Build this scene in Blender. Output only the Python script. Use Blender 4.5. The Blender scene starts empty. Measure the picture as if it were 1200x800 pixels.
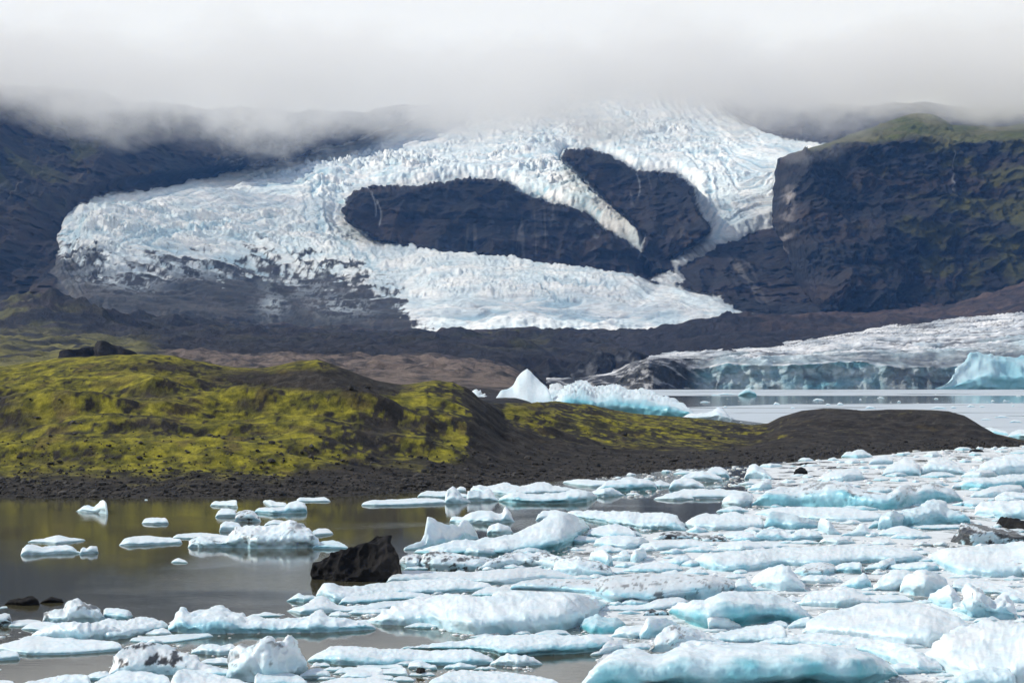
import bpy, math, random
import numpy as np

# ------------------------------------------------------------------ camera
sc = bpy.context.scene
COL = sc.collection
F = 70.0 / 36.0 * 1200.0          # focal length in photograph pixels
HC = 10.0                          # eye height above the lagoon
HY = 440.0                         # picture row of the horizon
cam_d = bpy.data.cameras.new("camera")
cam = bpy.data.objects.new("camera", cam_d)
COL.objects.link(cam)
cam.location = (0, 0, HC)
cam.rotation_euler = (math.radians(90), 0, 0)
cam_d.lens = 70; cam_d.sensor_width = 36; cam_d.sensor_fit = 'HORIZONTAL'
cam_d.shift_y = 40.0 / 1200.0
cam_d.clip_start = 1.0; cam_d.clip_end = 40000
sc.camera = cam

# ------------------------------------------------------------------ light
SUN_EL, SUN_AZ = math.radians(41), math.radians(-84)     # azimuth from +Y, negative = left
world = bpy.data.worlds.new("World"); sc.world = world; world.use_nodes = True
nt = world.node_tree; nt.nodes.clear()
wo = nt.nodes.new('ShaderNodeOutputWorld'); bg = nt.nodes.new('ShaderNodeBackground')
sky = nt.nodes.new('ShaderNodeTexSky'); sky.sky_type = 'NISHITA'; sky.sun_disc = False
sky.sun_elevation = SUN_EL; sky.sun_rotation = SUN_AZ
tc = nt.nodes.new('ShaderNodeTexCoord'); mp = nt.nodes.new('ShaderNodeMapping')
mp.inputs['Scale'].default_value = (1.6, 1.6, 5.0)
nz = nt.nodes.new('ShaderNodeTexNoise'); nz.inputs['Scale'].default_value = 1.7; nz.inputs['Detail'].default_value = 7
rp = nt.nodes.new('ShaderNodeValToRGB')
rp.color_ramp.elements[0].position = 0.0; rp.color_ramp.elements[0].color = (0.0, 0.0, 0.0, 1)
rp.color_ramp.elements[1].position = 0.22; rp.color_ramp.elements[1].color = (1, 1, 1, 1)
mx = nt.nodes.new('ShaderNodeMix'); mx.data_type = 'RGBA'
mx.inputs[7].default_value = (9.3, 9.75, 10.3, 1)
L = nt.links.new
L(tc.outputs['Generated'], mp.inputs['Vector']); L(mp.outputs[0], nz.inputs['Vector'])
sx = nt.nodes.new('ShaderNodeSeparateXYZ'); L(tc.outputs['Generated'], sx.inputs[0])
cv = nt.nodes.new('ShaderNodeMath'); cv.operation = 'MULTIPLY_ADD'; cv.inputs[1].default_value = -0.75      # cloud cover opens towards the zenith
L(sx.outputs['Z'], cv.inputs[0]); L(nz.outputs['Fac'], cv.inputs[2])
L(cv.outputs[0], rp.inputs[0]); L(rp.outputs[0], mx.inputs[0])
L(sky.outputs[0], mx.inputs[6]); L(mx.outputs[2], bg.inputs['Color'])
bg.inputs['Strength'].default_value = 0.095
L(bg.outputs[0], wo.inputs[0])
sd = bpy.data.lights.new("sun", 'SUN'); sd.energy = 3.4; sd.angle = math.radians(0.6); sd.color = (1, 0.965, 0.91)
sun = bpy.data.objects.new("sun", sd); COL.objects.link(sun)
from mathutils import Vector
sdir = Vector((math.sin(SUN_AZ) * math.cos(SUN_EL), math.cos(SUN_AZ) * math.cos(SUN_EL), math.sin(SUN_EL)))
sun.rotation_euler = sdir.to_track_quat('Z', 'Y').to_euler()
vs = sc.view_settings
vs.view_transform = 'Standard'; vs.look = 'None'; vs.exposure = 0.1; vs.gamma = 1.0; vs.use_curve_mapping = False
cy = sc.cycles
cy.use_denoising = True
cy.max_bounces = 26; cy.diffuse_bounces = 2; cy.glossy_bounces = 2; cy.transmission_bounces = 2
cy.volume_bounces = 24; cy.transparent_max_bounces = 8
cy.volume_step_rate = 2.0; cy.volume_max_steps = 128

# ------------------------------------------------------------------ numbers
RNG = np.random.RandomState(7)
_perm = np.random.RandomState(3).permutation(256).astype(np.int32)
_perm = np.concatenate([_perm, _perm])
_g = np.random.RandomState(4).normal(size=(256, 3)).astype(np.float32)
_g /= np.linalg.norm(_g, axis=1, keepdims=True)

def pn(x, y, z=0.0):
    """gradient noise, about -0.7..0.7"""
    x, y, z = np.broadcast_arrays(np.asarray(x, np.float32), np.asarray(y, np.float32), np.asarray(z, np.float32))
    xi = np.floor(x); yi = np.floor(y); zi = np.floor(z)
    xf = x - xi; yf = y - yi; zf = z - zi
    xi = xi.astype(np.int32) & 255; yi = yi.astype(np.int32) & 255; zi = zi.astype(np.int32) & 255
    u = xf * xf * xf * (xf * (xf * 6 - 15) + 10); v = yf * yf * yf * (yf * (yf * 6 - 15) + 10); w = zf * zf * zf * (zf * (zf * 6 - 15) + 10)
    def c(dx, dy, dz):
        h = _perm[_perm[_perm[(xi + dx) & 255] + ((yi + dy) & 255)] + ((zi + dz) & 255)]
        g = _g[h]
        return g[..., 0] * (xf - dx) + g[..., 1] * (yf - dy) + g[..., 2] * (zf - dz)
    a = c(0, 0, 0); b = c(1, 0, 0); x00 = a + u * (b - a)
    a = c(0, 1, 0); b = c(1, 1, 0); x10 = a + u * (b - a)
    a = c(0, 0, 1); b = c(1, 0, 1); x01 = a + u * (b - a)
    a = c(0, 1, 1); b = c(1, 1, 1); x11 = a + u * (b - a)
    y0 = x00 + v * (x10 - x00); y1 = x01 + v * (x11 - x01)
    return y0 + w * (y1 - y0)

def fbm(x, y, z=0.0, o=4, g=0.5):
    r = 0; a = 1.0; s = 1.0
    for i in range(o):
        r = r + a * pn(np.asarray(x) * s + 17.3 * i, np.asarray(y) * s + 5.1 * i, np.asarray(z) * s + 9.7 * i)
        a *= g; s *= 2.03
    return r

def ridge(x, y, z=0.0, o=4, g=0.5):
    """0..1, crests sharp"""
    r = 0; a = 1.0; s = 1.0; t = 0
    for i in range(o):
        n = 1 - np.abs(pn(np.asarray(x) * s + 11.3 * i, np.asarray(y) * s + 3.1 * i, np.asarray(z) * s + 7.7 * i)) * 2
        r = r + a * np.clip(n, 0, 1) ** 2; t += a
        a *= g; s *= 2.07
    return r / t

def ss(a, b, x):
    t = np.clip((x - a) / (b - a), 0, 1); return t * t * (3 - 2 * t)

def lerp(a, b, t): return a + (b - a) * t

def poly_sd(px, py, poly):
    """signed distance in pixels, positive inside"""
    P = np.asarray(poly, np.float32); n = len(P)
    d2 = np.full(px.shape, 1e12, np.float32); ins = np.zeros(px.shape, bool)
    for i in range(n):
        ax, ay = P[i]; bx, by = P[(i + 1) % n]
        ex, ey = bx - ax, by - ay
        t = np.clip(((px - ax) * ex + (py - ay) * ey) / (ex * ex + ey * ey + 1e-9), 0, 1)
        dx = px - (ax + t * ex); dy = py - (ay + t * ey)
        d2 = np.minimum(d2, dx * dx + dy * dy)
        if ay != by:
            c = ((ay > py) != (by > py)) & (px < (bx - ax) * (py - ay) / (by - ay) + ax)
            ins ^= c
    return np.where(ins, 1, -1) * np.sqrt(d2)

def line(pts, x):
    P = np.asarray(pts, float); return np.interp(x, P[:, 0], P[:, 1])

def w_at(px, py, D):
    return (px - 600.0) * D / F, D, HC - (py - HY) * D / F

def mixc(a, b, t):
    a = np.asarray(a, np.float32); b = np.asarray(b, np.float32)
    t = np.asarray(t)[..., None]
    return a + (b - a) * t

# ------------------------------------------------------------------ mesh helpers
def mesh_np(name, V, Fq, cols=None, smooth=True):
    """V (n,3), Fq (m,k) int"""
    me = bpy.data.meshes.new(name)
    n, (m, k) = len(V), Fq.shape
    me.vertices.add(n); me.vertices.foreach_set("co", np.ascontiguousarray(V, np.float32).ravel())
    me.loops.add(m * k); me.loops.foreach_set("vertex_index", np.ascontiguousarray(Fq, np.int32).ravel())
    me.polygons.add(m); me.polygons.foreach_set("loop_start", np.arange(0, m * k, k, dtype=np.int32))
    me.polygons.foreach_set("use_smooth", np.full(m, smooth, bool))
    me.update(calc_edges=True)
    if cols is not None:
        at = me.color_attributes.new("Col", 'FLOAT_COLOR', 'POINT')
        c = np.ones((n, 4), np.float32); c[:, :3] = cols.reshape(-1, 3)
        at.data.foreach_set("color", c.ravel())
    return me

def compact(V, Fq, cols):
    used = np.zeros(len(V), bool); used[Fq.ravel()] = True
    idx = np.cumsum(used) - 1
    return V[used], idx[Fq], (None if cols is None else cols[used])

def grid_faces(ny, nx):
    i = np.arange(ny * nx).reshape(ny, nx)
    return np.stack([i[:-1, :-1], i[:-1, 1:], i[1:, 1:], i[1:, :-1]], -1).reshape(-1, 4)

def add(name, me, mat, label=None, cat=None, group=None, kind=None, parent=None, loc=None):
    o = bpy.data.objects.new(name, me); COL.objects.link(o)
    if mat and not me.materials: me.materials.append(mat)
    if label: o['label'] = label
    if cat: o['category'] = cat
    if group: o['group'] = group
    if kind: o['kind'] = kind
    if parent: o.parent = parent
    if loc is not None: o.location = loc
    return o

def grid_obj(name, P, cols, mat, **kw):
    ny, nx = P.shape[:2]
    return add(name, mesh_np(name, P.reshape(-1, 3), grid_faces(ny, nx), cols.reshape(-1, 3)), mat, **kw)

# ------------------------------------------------------------------ materials
def col_mat(name, rough=0.8, bscale=1.0, bstr=0.4, bdist=0.1, vary=0.25, vscale=None, spec=0.5, sss=0.0, detail=6, second=None, nscale=None):
    m = bpy.data.materials.new(name); m.use_nodes = True
    t = m.node_tree; b = t.nodes['Principled BSDF']; l = t.links.new
    a = t.nodes.new('ShaderNodeAttribute'); a.attribute_name = 'Col'
    tcn = t.nodes.new('ShaderNodeTexCoord')
    mpn = t.nodes.new('ShaderNodeMapping'); mpn.inputs['Scale'].default_value = nscale or (1, 1, 1)
    l(tcn.outputs['Object'], mpn.inputs['Vector'])
    n1 = t.nodes.new('ShaderNodeTexNoise'); n1.inputs['Scale'].default_value = vscale or bscale * 0.6; n1.inputs['Detail'].default_value = detail
    n1.inputs['Roughness'].default_value = 0.65
    l(mpn.outputs[0], n1.inputs['Vector'])
    mr = t.nodes.new('ShaderNodeMapRange')
    mr.inputs[1].default_value = 0.3; mr.inputs[2].default_value = 0.7
    mr.inputs[3].default_value = 1 - vary; mr.inputs[4].default_value = 1 + vary
    l(n1.outputs['Fac'], mr.inputs[0])
    mm = t.nodes.new('ShaderNodeVectorMath'); mm.operation = 'SCALE'
    l(a.outputs['Color'], mm.inputs[0]); l(mr.outputs[0], mm.inputs['Scale'])
    l(mm.outputs[0], b.inputs['Base Color'])
    n2 = t.nodes.new('ShaderNodeTexNoise'); n2.inputs['Scale'].default_value = bscale; n2.inputs['Detail'].default_value = detail
    n2.inputs['Roughness'].default_value = 0.6
    l(mpn.outputs[0], n2.inputs['Vector'])
    bu = t.nodes.new('ShaderNodeBump'); bu.inputs['Strength'].default_value = bstr; bu.inputs['Distance'].default_value = bdist
    l(n2.outputs['Fac'], bu.inputs['Height'])
    nout = bu
    if second:
        n3 = t.nodes.new('ShaderNodeTexNoise'); n3.inputs['Scale'].default_value = second[0]; n3.inputs['Detail'].default_value = 3
        l(mpn.outputs[0], n3.inputs['Vector'])
        b2 = t.nodes.new('ShaderNodeBump'); b2.inputs['Strength'].default_value = second[1]; b2.inputs['Distance'].default_value = second[2]
        l(n3.outputs['Fac'], b2.inputs['Height']); l(bu.outputs[0], b2.inputs['Normal']); nout = b2
    l(nout.outputs[0], b.inputs['Normal'])
    b.inputs['Roughness'].default_value = rough
    b.inputs['Specular IOR Level'].default_value = spec
    if sss:
        b.inputs['Subsurface Weight'].default_value = sss
        b.inputs['Subsurface Radius'].default_value = (0.25, 0.5, 0.6)
        b.inputs['Subsurface Scale'].default_value = 0.5
    return m

M_ICE = col_mat("berg_ice", rough=0.32, bscale=1.7, bstr=0.55, bdist=0.16, vary=0.05, vscale=1.0, second=(8, 0.25, 0.025), spec=0.4, sss=0.3)
M_FARICE = col_mat("glacier_ice", rough=0.6, bscale=0.11, bstr=0.9, bdist=3.5, vary=0.15, vscale=0.085, spec=0.2, nscale=(0.55, 1.0, 1.6), second=(0.035, 0.8, 7.0))
M_FRONT = col_mat("glacier_front_ice", rough=0.55, bscale=0.22, bstr=1.0, bdist=2.0, vary=0.30, vscale=0.16, spec=0.25, nscale=(0.45, 1.3, 1.2))
M_MTN = col_mat("mountain_rock", rough=0.9, bscale=0.035, bstr=1.0, bdist=12.0, vary=0.35, vscale=0.03, spec=0.2, detail=9)
M_MOR = col_mat("moraine_gravel", rough=0.9, bscale=0.09, bstr=1.0, bdist=6.0, vary=0.45, vscale=0.12, spec=0.2, detail=9)
M_HILL = col_mat("mossy_gravel", rough=0.92, bscale=2.0, bstr=0.9, bdist=0.35, vary=0.45, vscale=1.6, spec=0.2, detail=9, second=(9, 0.5, 0.06))
M_STONE = col_mat("dark_stone", rough=0.85, bscale=3.0, bstr=0.8, bdist=0.1, vary=0.35, spec=0.15)

# ------------------------------------------------------------------ water
def water_mat():
    m = bpy.data.materials.new("lagoon_water"); m.use_nodes = True
    t = m.node_tree; b = t.nodes['Principled BSDF']; l = t.links.new
    tcn = t.nodes.new('ShaderNodeTexCoord')
    b.inputs['Base Color'].default_value = (0.064, 0.060, 0.036, 1)
    b.inputs['IOR'].default_value = 1.33; b.inputs['Specular IOR Level'].default_value = 0.5
    # calm water with patches ruffled by wind
    n0 = t.nodes.new('ShaderNodeTexNoise'); n0.inputs['Scale'].default_value = 1.0; n0.inputs['Detail'].default_value = 3
    mp0 = t.nodes.new('ShaderNodeMapping'); mp0.inputs['Scale'].default_value = (0.05, 0.07, 1)
    l(tcn.outputs['Object'], mp0.inputs[0]); l(mp0.outputs[0], n0.inputs['Vector'])
    r0 = t.nodes.new('ShaderNodeMapRange'); r0.inputs[1].default_value = 0.48; r0.inputs[2].default_value = 0.62
    r0.inputs[3].default_value = 0.03; r0.inputs[4].default_value = 0.14
    l(n0.outputs['Fac'], r0.inputs[0])
    n1 = t.nodes.new('ShaderNodeTexNoise'); n1.inputs['Scale'].default_value = 3.0; n1.inputs['Detail'].default_value = 5
    mp1 = t.nodes.new('ShaderNodeMapping'); mp1.inputs['Scale'].default_value = (0.5, 1.4, 1)
    l(tcn.outputs['Object'], mp1.inputs[0]); l(mp1.outputs[0], n1.inputs['Vector'])
    bu = t.nodes.new('ShaderNodeBump'); bu.inputs['Distance'].default_value = 0.05
    l(r0.outputs[0], bu.inputs['Strength']); l(n1.outputs['Fac'], bu.inputs['Height'])
    l(bu.outputs[0], b.inputs['Normal'])
    b.inputs['Roughness'].default_value = 0.06
    return m
M_WATER = water_mat()
def sheet(name, poly, z, mat, **kw):
    me = bpy.data.meshes.new(name); me.from_pydata([(x, y, z) for x, y in poly], [], [list(range(len(poly)))])
    return add(name, me, mat, **kw)
sheet("lagoon_water", [(-9000, -500), (9000, -500), (9000, 2600), (-9000, 2600)], 0.0, M_WATER, kind='structure',
      label="brown silty lagoon water between the ice floes and the gravel shore")

def slush_mat(name, c, rough, lo, hi, sx, sy):
    """thin floating slush: real patches cut by noise, water between"""
    m = bpy.data.materials.new(name); m.use_nodes = True
    t = m.node_tree; b = t.nodes['Principled BSDF']; l = t.links.new
    tcn = t.nodes.new('ShaderNodeTexCoord'); mp_ = t.nodes.new('ShaderNodeMapping'); mp_.inputs['Scale'].default_value = (sx, sy, 1)
    n = t.nodes.new('ShaderNodeTexNoise'); n.inputs['Scale'].default_value = 1; n.inputs['Detail'].default_value = 8; n.inputs['Roughness'].default_value = 0.6
    l(tcn.outputs['Object'], mp_.inputs[0]); l(mp_.outputs[0], n.inputs['Vector'])
    r = t.nodes.new('ShaderNodeMapRange'); r.inputs[1].default_value = lo; r.inputs[2].default_value = hi
    l(n.outputs['Fac'], r.inputs[0])
    n2 = t.nodes.new('ShaderNodeTexNoise'); n2.inputs['Scale'].default_value = 4; n2.inputs['Detail'].default_value = 5
    l(mp_.outputs[0], n2.inputs['Vector'])
    cr = t.nodes.new('ShaderNodeMapRange'); cr.inputs[3].default_value = 0.8; cr.inputs[4].default_value = 1.15; l(n2.outputs['Fac'], cr.inputs[0])
    vm = t.nodes.new('ShaderNodeVectorMath'); vm.operation = 'SCALE'; vm.inputs[0].default_value = c; l(cr.outputs[0], vm.inputs['Scale'])
    l(vm.outputs[0], b.inputs['Base Color']); b.inputs['Roughness'].default_value = rough
    l(r.outputs[0], b.inputs['Alpha'])
    return m
# ------------------------------------------------------------------ mountains and main glacier
def valley():
    cols_px = np.concatenate([np.arange(-260, -20, 6), np.arange(-20, 1012, 1.35), np.arange(1014, 1460, 7)])
    rows_py = np.concatenate([np.arange(98, 104, 3), np.arange(104, 402, 0.75), np.arange(403, 430, 3)])[::-1]
    px, py = np.meshgrid(cols_px.astype(np.float32), rows_py.astype(np.float32))
    base = np.interp(py, [30, 60, 100, 135, 160, 190, 220, 260, 300, 340, 370, 395, 420],
                         [8200, 7400, 6600, 5900, 5300, 4800, 4400, 4050, 3700, 3350, 3050, 2900, 2750])
    base = base * (1 - 0.13 * ss(360, 60, px))
    wob = 7 * fbm(px / 40, py / 28, 0.3, 3) + 4 * fbm(px / 9, py / 7, 2.3, 3)
    # glacier outline with the rock islands cut out
    G = [(72, 268), (88, 240), (130, 229), (200, 214), (270, 200), (340, 186), (400, 171), (440, 157), (490, 139), (520, 128), (550, 100), (620, 60), (800, 60),
         (840, 118), (856, 136), (880, 150), (920, 162), (975, 172), (990, 200), (940, 240), (915, 264), (880, 274), (850, 288), (818, 300), (792, 316),
         (808, 330), (770, 333), (748, 327), (800, 339), (850, 354), (896, 373), (890, 384), (800, 386), (700, 396), (560, 402), (400, 402), (250, 380), (90, 366), (60, 320), (66, 280)]
    A = [(401, 248), (408, 232), (425, 221), (480, 217), (540, 211), (590, 212), (612, 226), (650, 240), (688, 251), (705, 268), (735, 280), (752, 296), (785, 318), (760, 329), (700, 320), (600, 304), (560, 302), (520, 301), (490, 291), (450, 285), (420, 268), (405, 258)]
    B = [(657, 186), (662, 178), (690, 178), (722, 188), (745, 199), (790, 204), (813, 220), (821, 245), (834, 268), (815, 288), (787, 304), (790, 318), (768, 322), (748, 300), (757, 278), (735, 255), (718, 244), (698, 224), (678, 207), (665, 195)]
    sdG = poly_sd(px, py, G) + wob
    fw = 3.2 * fbm(px / 6, py / 4, 7.3, 3)
    sdA = poly_sd(px, py, A) + wob * 0.5 + fw
    sdB = poly_sd(px, py, B) + wob * 0.5 + fw
    g = np.minimum(sdG, np.minimum(-sdA, -sdB))
    # left wall
    f0 = 3000 + (360 - py) * 4.0
    f1 = 4900 + (160 - py) * 8.0
    u = np.clip(px / 450, -0.6, 1.3)
    left = lerp(f0, f1, u)
    Lp = [(-400, -50), (560, -50), (540, 118), (500, 138), (440, 155), (400, 168), (340, 181), (270, 194), (200, 207), (130, 221), (92, 232), (76, 250), (62, 300), (40, 350), (20, 380), (-400, 392)]
    sdL = poly_sd(px, py, Lp)
    D = lerp(base, np.minimum(left, base + 400), ss(-4, 10, sdL))
    # shoulder of the left mountain: above this line the ground falls back
    rim = line([(-260, 118), (-20, 122), (20, 112), (60, 104), (90, 112), (130, 128), (200, 150), (240, 128), (330, 122), (420, 110), (560, 60)], px) + 5 * fbm(px / 30, 0, 1)
    D = D + ss(0, 40, rim - py) * 700 * ss(420, 200, px) * ss(0, 8, sdL)
    # far wall right of the icefall
    Rp = [(838, 118), (856, 136), (880, 150), (920, 162), (975, 172), (1010, 180), (1500, 190), (1500, -50), (800, -50)]
    sdR = poly_sd(px, py, Rp)
    D = lerp(D, 5350 + (172 - py) * 5.5, ss(-2, 8, sdR))
    # rock islands
    D = lerp(D, 3660 + (305 - py) * 2.4 + (px - 600) * 0.35, ss(-2, 4, sdA))
    D = lerp(D, 3600 + (315 - py) * 3.0 + (750 - px) * 0.8, ss(-2, 4, sdB))
    tl = line([(-260, 98), (40, 98), (120, 106), (180, 126), (420, 132), (520, 122), (620, 100), (790, 100), (850, 116), (1000, 124), (1460, 124)], px) + 9 * fbm(px / 70, 4.4, 0, 4)
    X, Y, Z = w_at(px, np.where(py < tl + 10, tl + 10 - 10 * (1 - np.exp(-(tl + 10 - py) / 10)), py), D)
    rock = ss(1.5, -1.5, g)
    # --- rock relief
    strata = pn(X / 500, Y / 500, Z / 16) * 1.0 + 0.6 * pn(X / 300, Y / 300, Z / 6.5)
    gul = ridge(X / 190 + 0.3 * fbm(X / 300, Z / 200, 0, 2), Z / 620, Y / 900, 4)
    big = fbm(X / 420, Y / 420, Z / 420, 4)
    crag = ridge(X / 60, Y / 60, Z / 60, 3)
    Y = Y + rock * (-120 * gul + 65 - 12 * strata - 85 * big - 34 * crag)
    Z = Z + rock * (8 * fbm(X / 50, Y / 50, 4, 3))
    # --- ice relief
    ice = 1 - rock
    def blob(cx, cy, rx, ry): return np.exp(-(((px - cx) / rx) ** 2 + ((py - cy) / ry) ** 2))
    fall = np.clip(blob(520, 205, 190, 18) + blob(430, 215, 60, 30) + 0.9 * blob(240, 275, 190, 26) + blob(640, 180, 60, 35) + 0.9 * blob(760, 165, 130, 22) + 0.8 * blob(620, 225, 60, 12)
                   + 0.9 * blob(700, 262, 50, 18) + blob(820, 255, 40, 22) + blob(110, 270, 40, 45), 0, 1)
    wx = 0.7 * fbm(X / 90, Y / 90, 21, 3)
    s1 = ridge(X / 62 + wx, Y / 48 + wx - X / 160, 1.3, 4, 0.62)
    vs_ = 0.35 + 1.1 * ss(-0.35, 0.45, fbm(X / 150, Y / 150, 31, 3))
    s2 = ridge(X / 17 + 0.4 * fbm(X / 40, Y / 40, 2, 2), Y / 24, 4.1, 2)
    flow = ridge(X / 210 + Y / 500 + 0.5 * fbm(X / 200, Y / 200, 5, 2), Y / 46 - X / 190, 8.2, 4, 0.6)
    lump = fbm(X / 240, Y / 240, 3.3, 3)
    gs = g - wob                       # distance from the margins: flow bands follow them round the islands
    str1 = ridge(gs / 10 + 0.9 * fbm(px / 60, py / 30, 44, 3), px / 260, py / 120, 3, 0.6)
    thick = lerp(18, 4, np.clip(ss(290, 330, py) * ss(520, 470, px) + ss(335, 365, py) + ss(740, 780, px) * ss(262, 285, py) + ss(470, 420, px) * ss(30, 12, g), 0, 1)) * ss(0, 9, g)
    Z = Z + ice * (thick + lump * 14 * ss(0, 20, g) + ss(0, 16, g) * fall * vs_ * ((s1 - 0.5) * 30 + (s2 - 0.5) * 7) + (0.3 + 0.7 * (1 - fall)) * (str1 - 0.5) * 12 * ss(2, 14, g) + (1 - fall) * ((flow - 0.5) * 3.0 + (s2 - 0.5) * 1.6))
    # --- colour
    gz = fbm(X / 90, Y / 90, Z / 90, 4)
    rk = mixc((0.022, 0.023, 0.027), (0.052, 0.040, 0.036), ss(-0.3, 0.5, fbm(X / 260, Y / 260, Z / 120, 3)))
    rk = rk * (0.85 + 0.5 * np.clip(strata, -0.5, 0.8) * 0.5)[..., None]
    grn = ss(0.05, 0.35, gz + 0.35 * fbm(X / 350, Z / 120, 2, 2)) * (ss(260, 40, px) * ss(300, 150, py) * 0.8 + 0.9 * ss(0, 14, rim - py + 6) * ss(300, 150, px)) * ss(0, 6, sdL)
    rk = mixc(rk, (0.075, 0.078, 0.024), np.clip(grn, 0, 1))
    # pale streaks on the rock islands and thin waterfalls
    st = ss(0.62, 0.8, ridge(X / 22, Z / 240, 5, 2)) * ss(0.1, 0.4, fbm(X / 120, Z / 160, 8, 2))
    rk = mixc(rk, (0.24, 0.23, 0.22), st * 0.45)
    for fx, fa, fb in ((434, 224, 250), (440, 232, 262), (746, 200, 230), (344, 146, 158), (428, 122, 138), (735, 262, 290), (337, 128, 150)):
        wfx = fx + 3 * np.sin((py - fa) * 0.11) + (py - fa) * 0.12
        rk = mixc(rk, (0.6, 0.63, 0.66), ss(1.6, 0.3, np.abs(px - wfx)) * ss(fa - 2, fa + 2, py) * ss(fb + 3, fb - 2, py) * 0.35)
    # moraine edge of the ice: white fragments strewn over the rock above the left margin
    edge = ss(-22, 0, g) * ss(200, 330, px + (py - 180) * 0.2) * ss(250, 200, py)
    rk = mixc(rk, (0.62, 0.66, 0.70), ss(0.12, 0.4, fbm(X / 18, Y / 30, 3, 3)) * edge * ss(0, 12, sdL + 4) * 0.8)
    pk = ss(0.15, 0.4, fbm(X / 20, Z / 26, 6, 3)) * blob(690, 275, 45, 14)
    rk = mixc(rk, (0.35, 0.36, 0.37), pk * 0.6)
    w = mixc((0.70, 0.80, 0.86), (0.90, 0.92, 0.93), ss(-0.35, 0.35, fbm(X / 60, Y / 90, 1, 4)))
    blue = np.clip((0.25 + fall) * ss(0.42, 0.18, s2 * 0.4 + s1 * 0.6) * 1.3 + 0.45 * fall * ss(0.0, 0.5, fbm(X / 70, Y / 70, 9, 3)), 0, 1)
    w = mixc(w, (0.22, 0.47, 0.60), blue * 0.85)
    fl2 = ridge(X / 60 + 0.5 * fbm(X / 60, Y / 60, 12, 2), Y / 15 - X / 80, 9.2, 3, 0.65)
    w = mixc(w, (0.34, 0.45, 0.54), ss(0.46, 0.2, 0.5 * flow + 0.5 * fl2 + 0.12 * fbm(X / 30, Y / 30, 7, 2)) * (0.25 + 0.5 * ss(335, 370, py)) * (1 - 0.7 * fall))
    w = mixc(w, (0.30, 0.50, 0.63), ss(0.46, 0.16, str1) * 0.7 * ss(4, 14, g))
    w = mixc(w, (0.42, 0.58, 0.68), ss(0.1, 0.5, fbm(X / 90, Y / 60, 41, 4)) * 0.45)
    w = mixc(w, (0.30, 0.30, 0.33), ss(0.1, 0.5, fbm(X / 26, Y / 40, 12, 3) ) * 0.55 * np.clip(blob(560, 212, 90, 14) + blob(660, 165, 90, 25) + blob(640, 365, 260, 22), 0, 1))
    # debris-covered lower left lobe
    dl = line([(60, 290), (110, 314), (160, 322), (220, 318), (280, 318), (330, 316), (380, 322), (430, 334), (465, 352), (478, 372), (482, 400), (2000, 600)], px)
    dd = py - dl
    dn = 0.8 * fbm(X / 50, Y / 60, 5, 5, 0.6) + 0.7 * (ridge(X / 18, Y / 70, 6, 3) - 0.45)
    dirt = ss(-5, 7, dd + 46 * dn) * ss(-48, -16, dd)
    dirt = np.maximum(dirt, ss(26, 44, dd) * 0.97)
    w = mixc(w, mixc((0.010, 0.010, 0.013), (0.036, 0.030, 0.031), ss(-0.2, 0.4, fbm(X / 70, Y / 60, 15, 3))), np.clip(dirt, 0, 1) * 0.97)
    sb = blob(320, 362, 16, 14) + blob(400, 362, 34, 14) + 0.9 * blob(145, 330, 50, 16) + 0.9 * blob(225, 322, 50, 9) + 0.7 * blob(350, 335, 40, 12) + 0.6 * blob(110, 300, 40, 20)
    w = mixc(w, (0.42, 0.48, 0.53), np.clip(sb, 0, 1) * ss(0.40, 0.60, 0.7 * ridge(X / 16, Y / 60, 3, 4, 0.65) + 0.5 * fbm(X / 40, Y / 40, 19, 3) + 0.1) * 0.9)
    er = ss(6, 0, g + 2 * dn)
    w = mixc(w, (0.10, 0.10, 0.11), er * 0.45)
    # dirty stream between islands
    w = mixc(w, (0.22, 0.23, 0.25), ss(275, 300, py) * ss(740, 770, px) * ss(335, 325, py) * ss(0.3, 0.6, ridge(X / 14 + Y / 90, Y / 300, 2, 2)) * 0.8)
    colr = np.where((g > 0)[..., None], w, rk).astype(np.float32)
    P = np.stack([X, Y, Z], -1).astype(np.float32)
    ny, nx = px.shape
    Fq = grid_faces(ny, nx)
    def fm(a): return ((a[:-1, :-1] + a[1:, 1:]) * 0.5).ravel()
    gi = fm(g) > 0; fpx = fm(px); fpy = fm(py); a_ = fm(sdA); b_ = fm(sdB)
    V = P.reshape(-1, 3); C = colr.reshape(-1, 3)
    isl = (~gi) & (np.maximum(a_, b_) > -6) & (fpx < 842) & (fpy > 170) & (fpy < 332)
    split = isl & (a_ >= b_)
    def out(name, m, mat, label):
        v, f, c = compact(V, Fq[m], C)
        add(name, mesh_np(name, v, f, c), mat, label=label, kind='structure')
    out("glacier", gi, M_FARICE, "white crevassed glacier winding down round two dark rock islands")
    out("rock_island", split, M_MTN, "long dark rock island in the bend of the glacier, lower left one of two")
    out("rock_island", isl & ~split, M_MTN, "steep dark rock island with a waterfall, upper right one of two")
    rest = (~gi) & ~isl
    out("mountain_left", rest & (fpx < 620) & (fpy < 402), M_MTN, "dark valley wall left of the glacier with its shoulder in cloud")
    out("mountain_far", rest & (fpx >= 620) & (fpy < 225), M_MTN, "far blue-black mountain wall behind the icefall under cloud")
    out("debris_slope", rest & (fpx >= 620) & (fpy >= 225), M_MTN, "dark debris slope between the rock islands and the big cliff")
valley()

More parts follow.
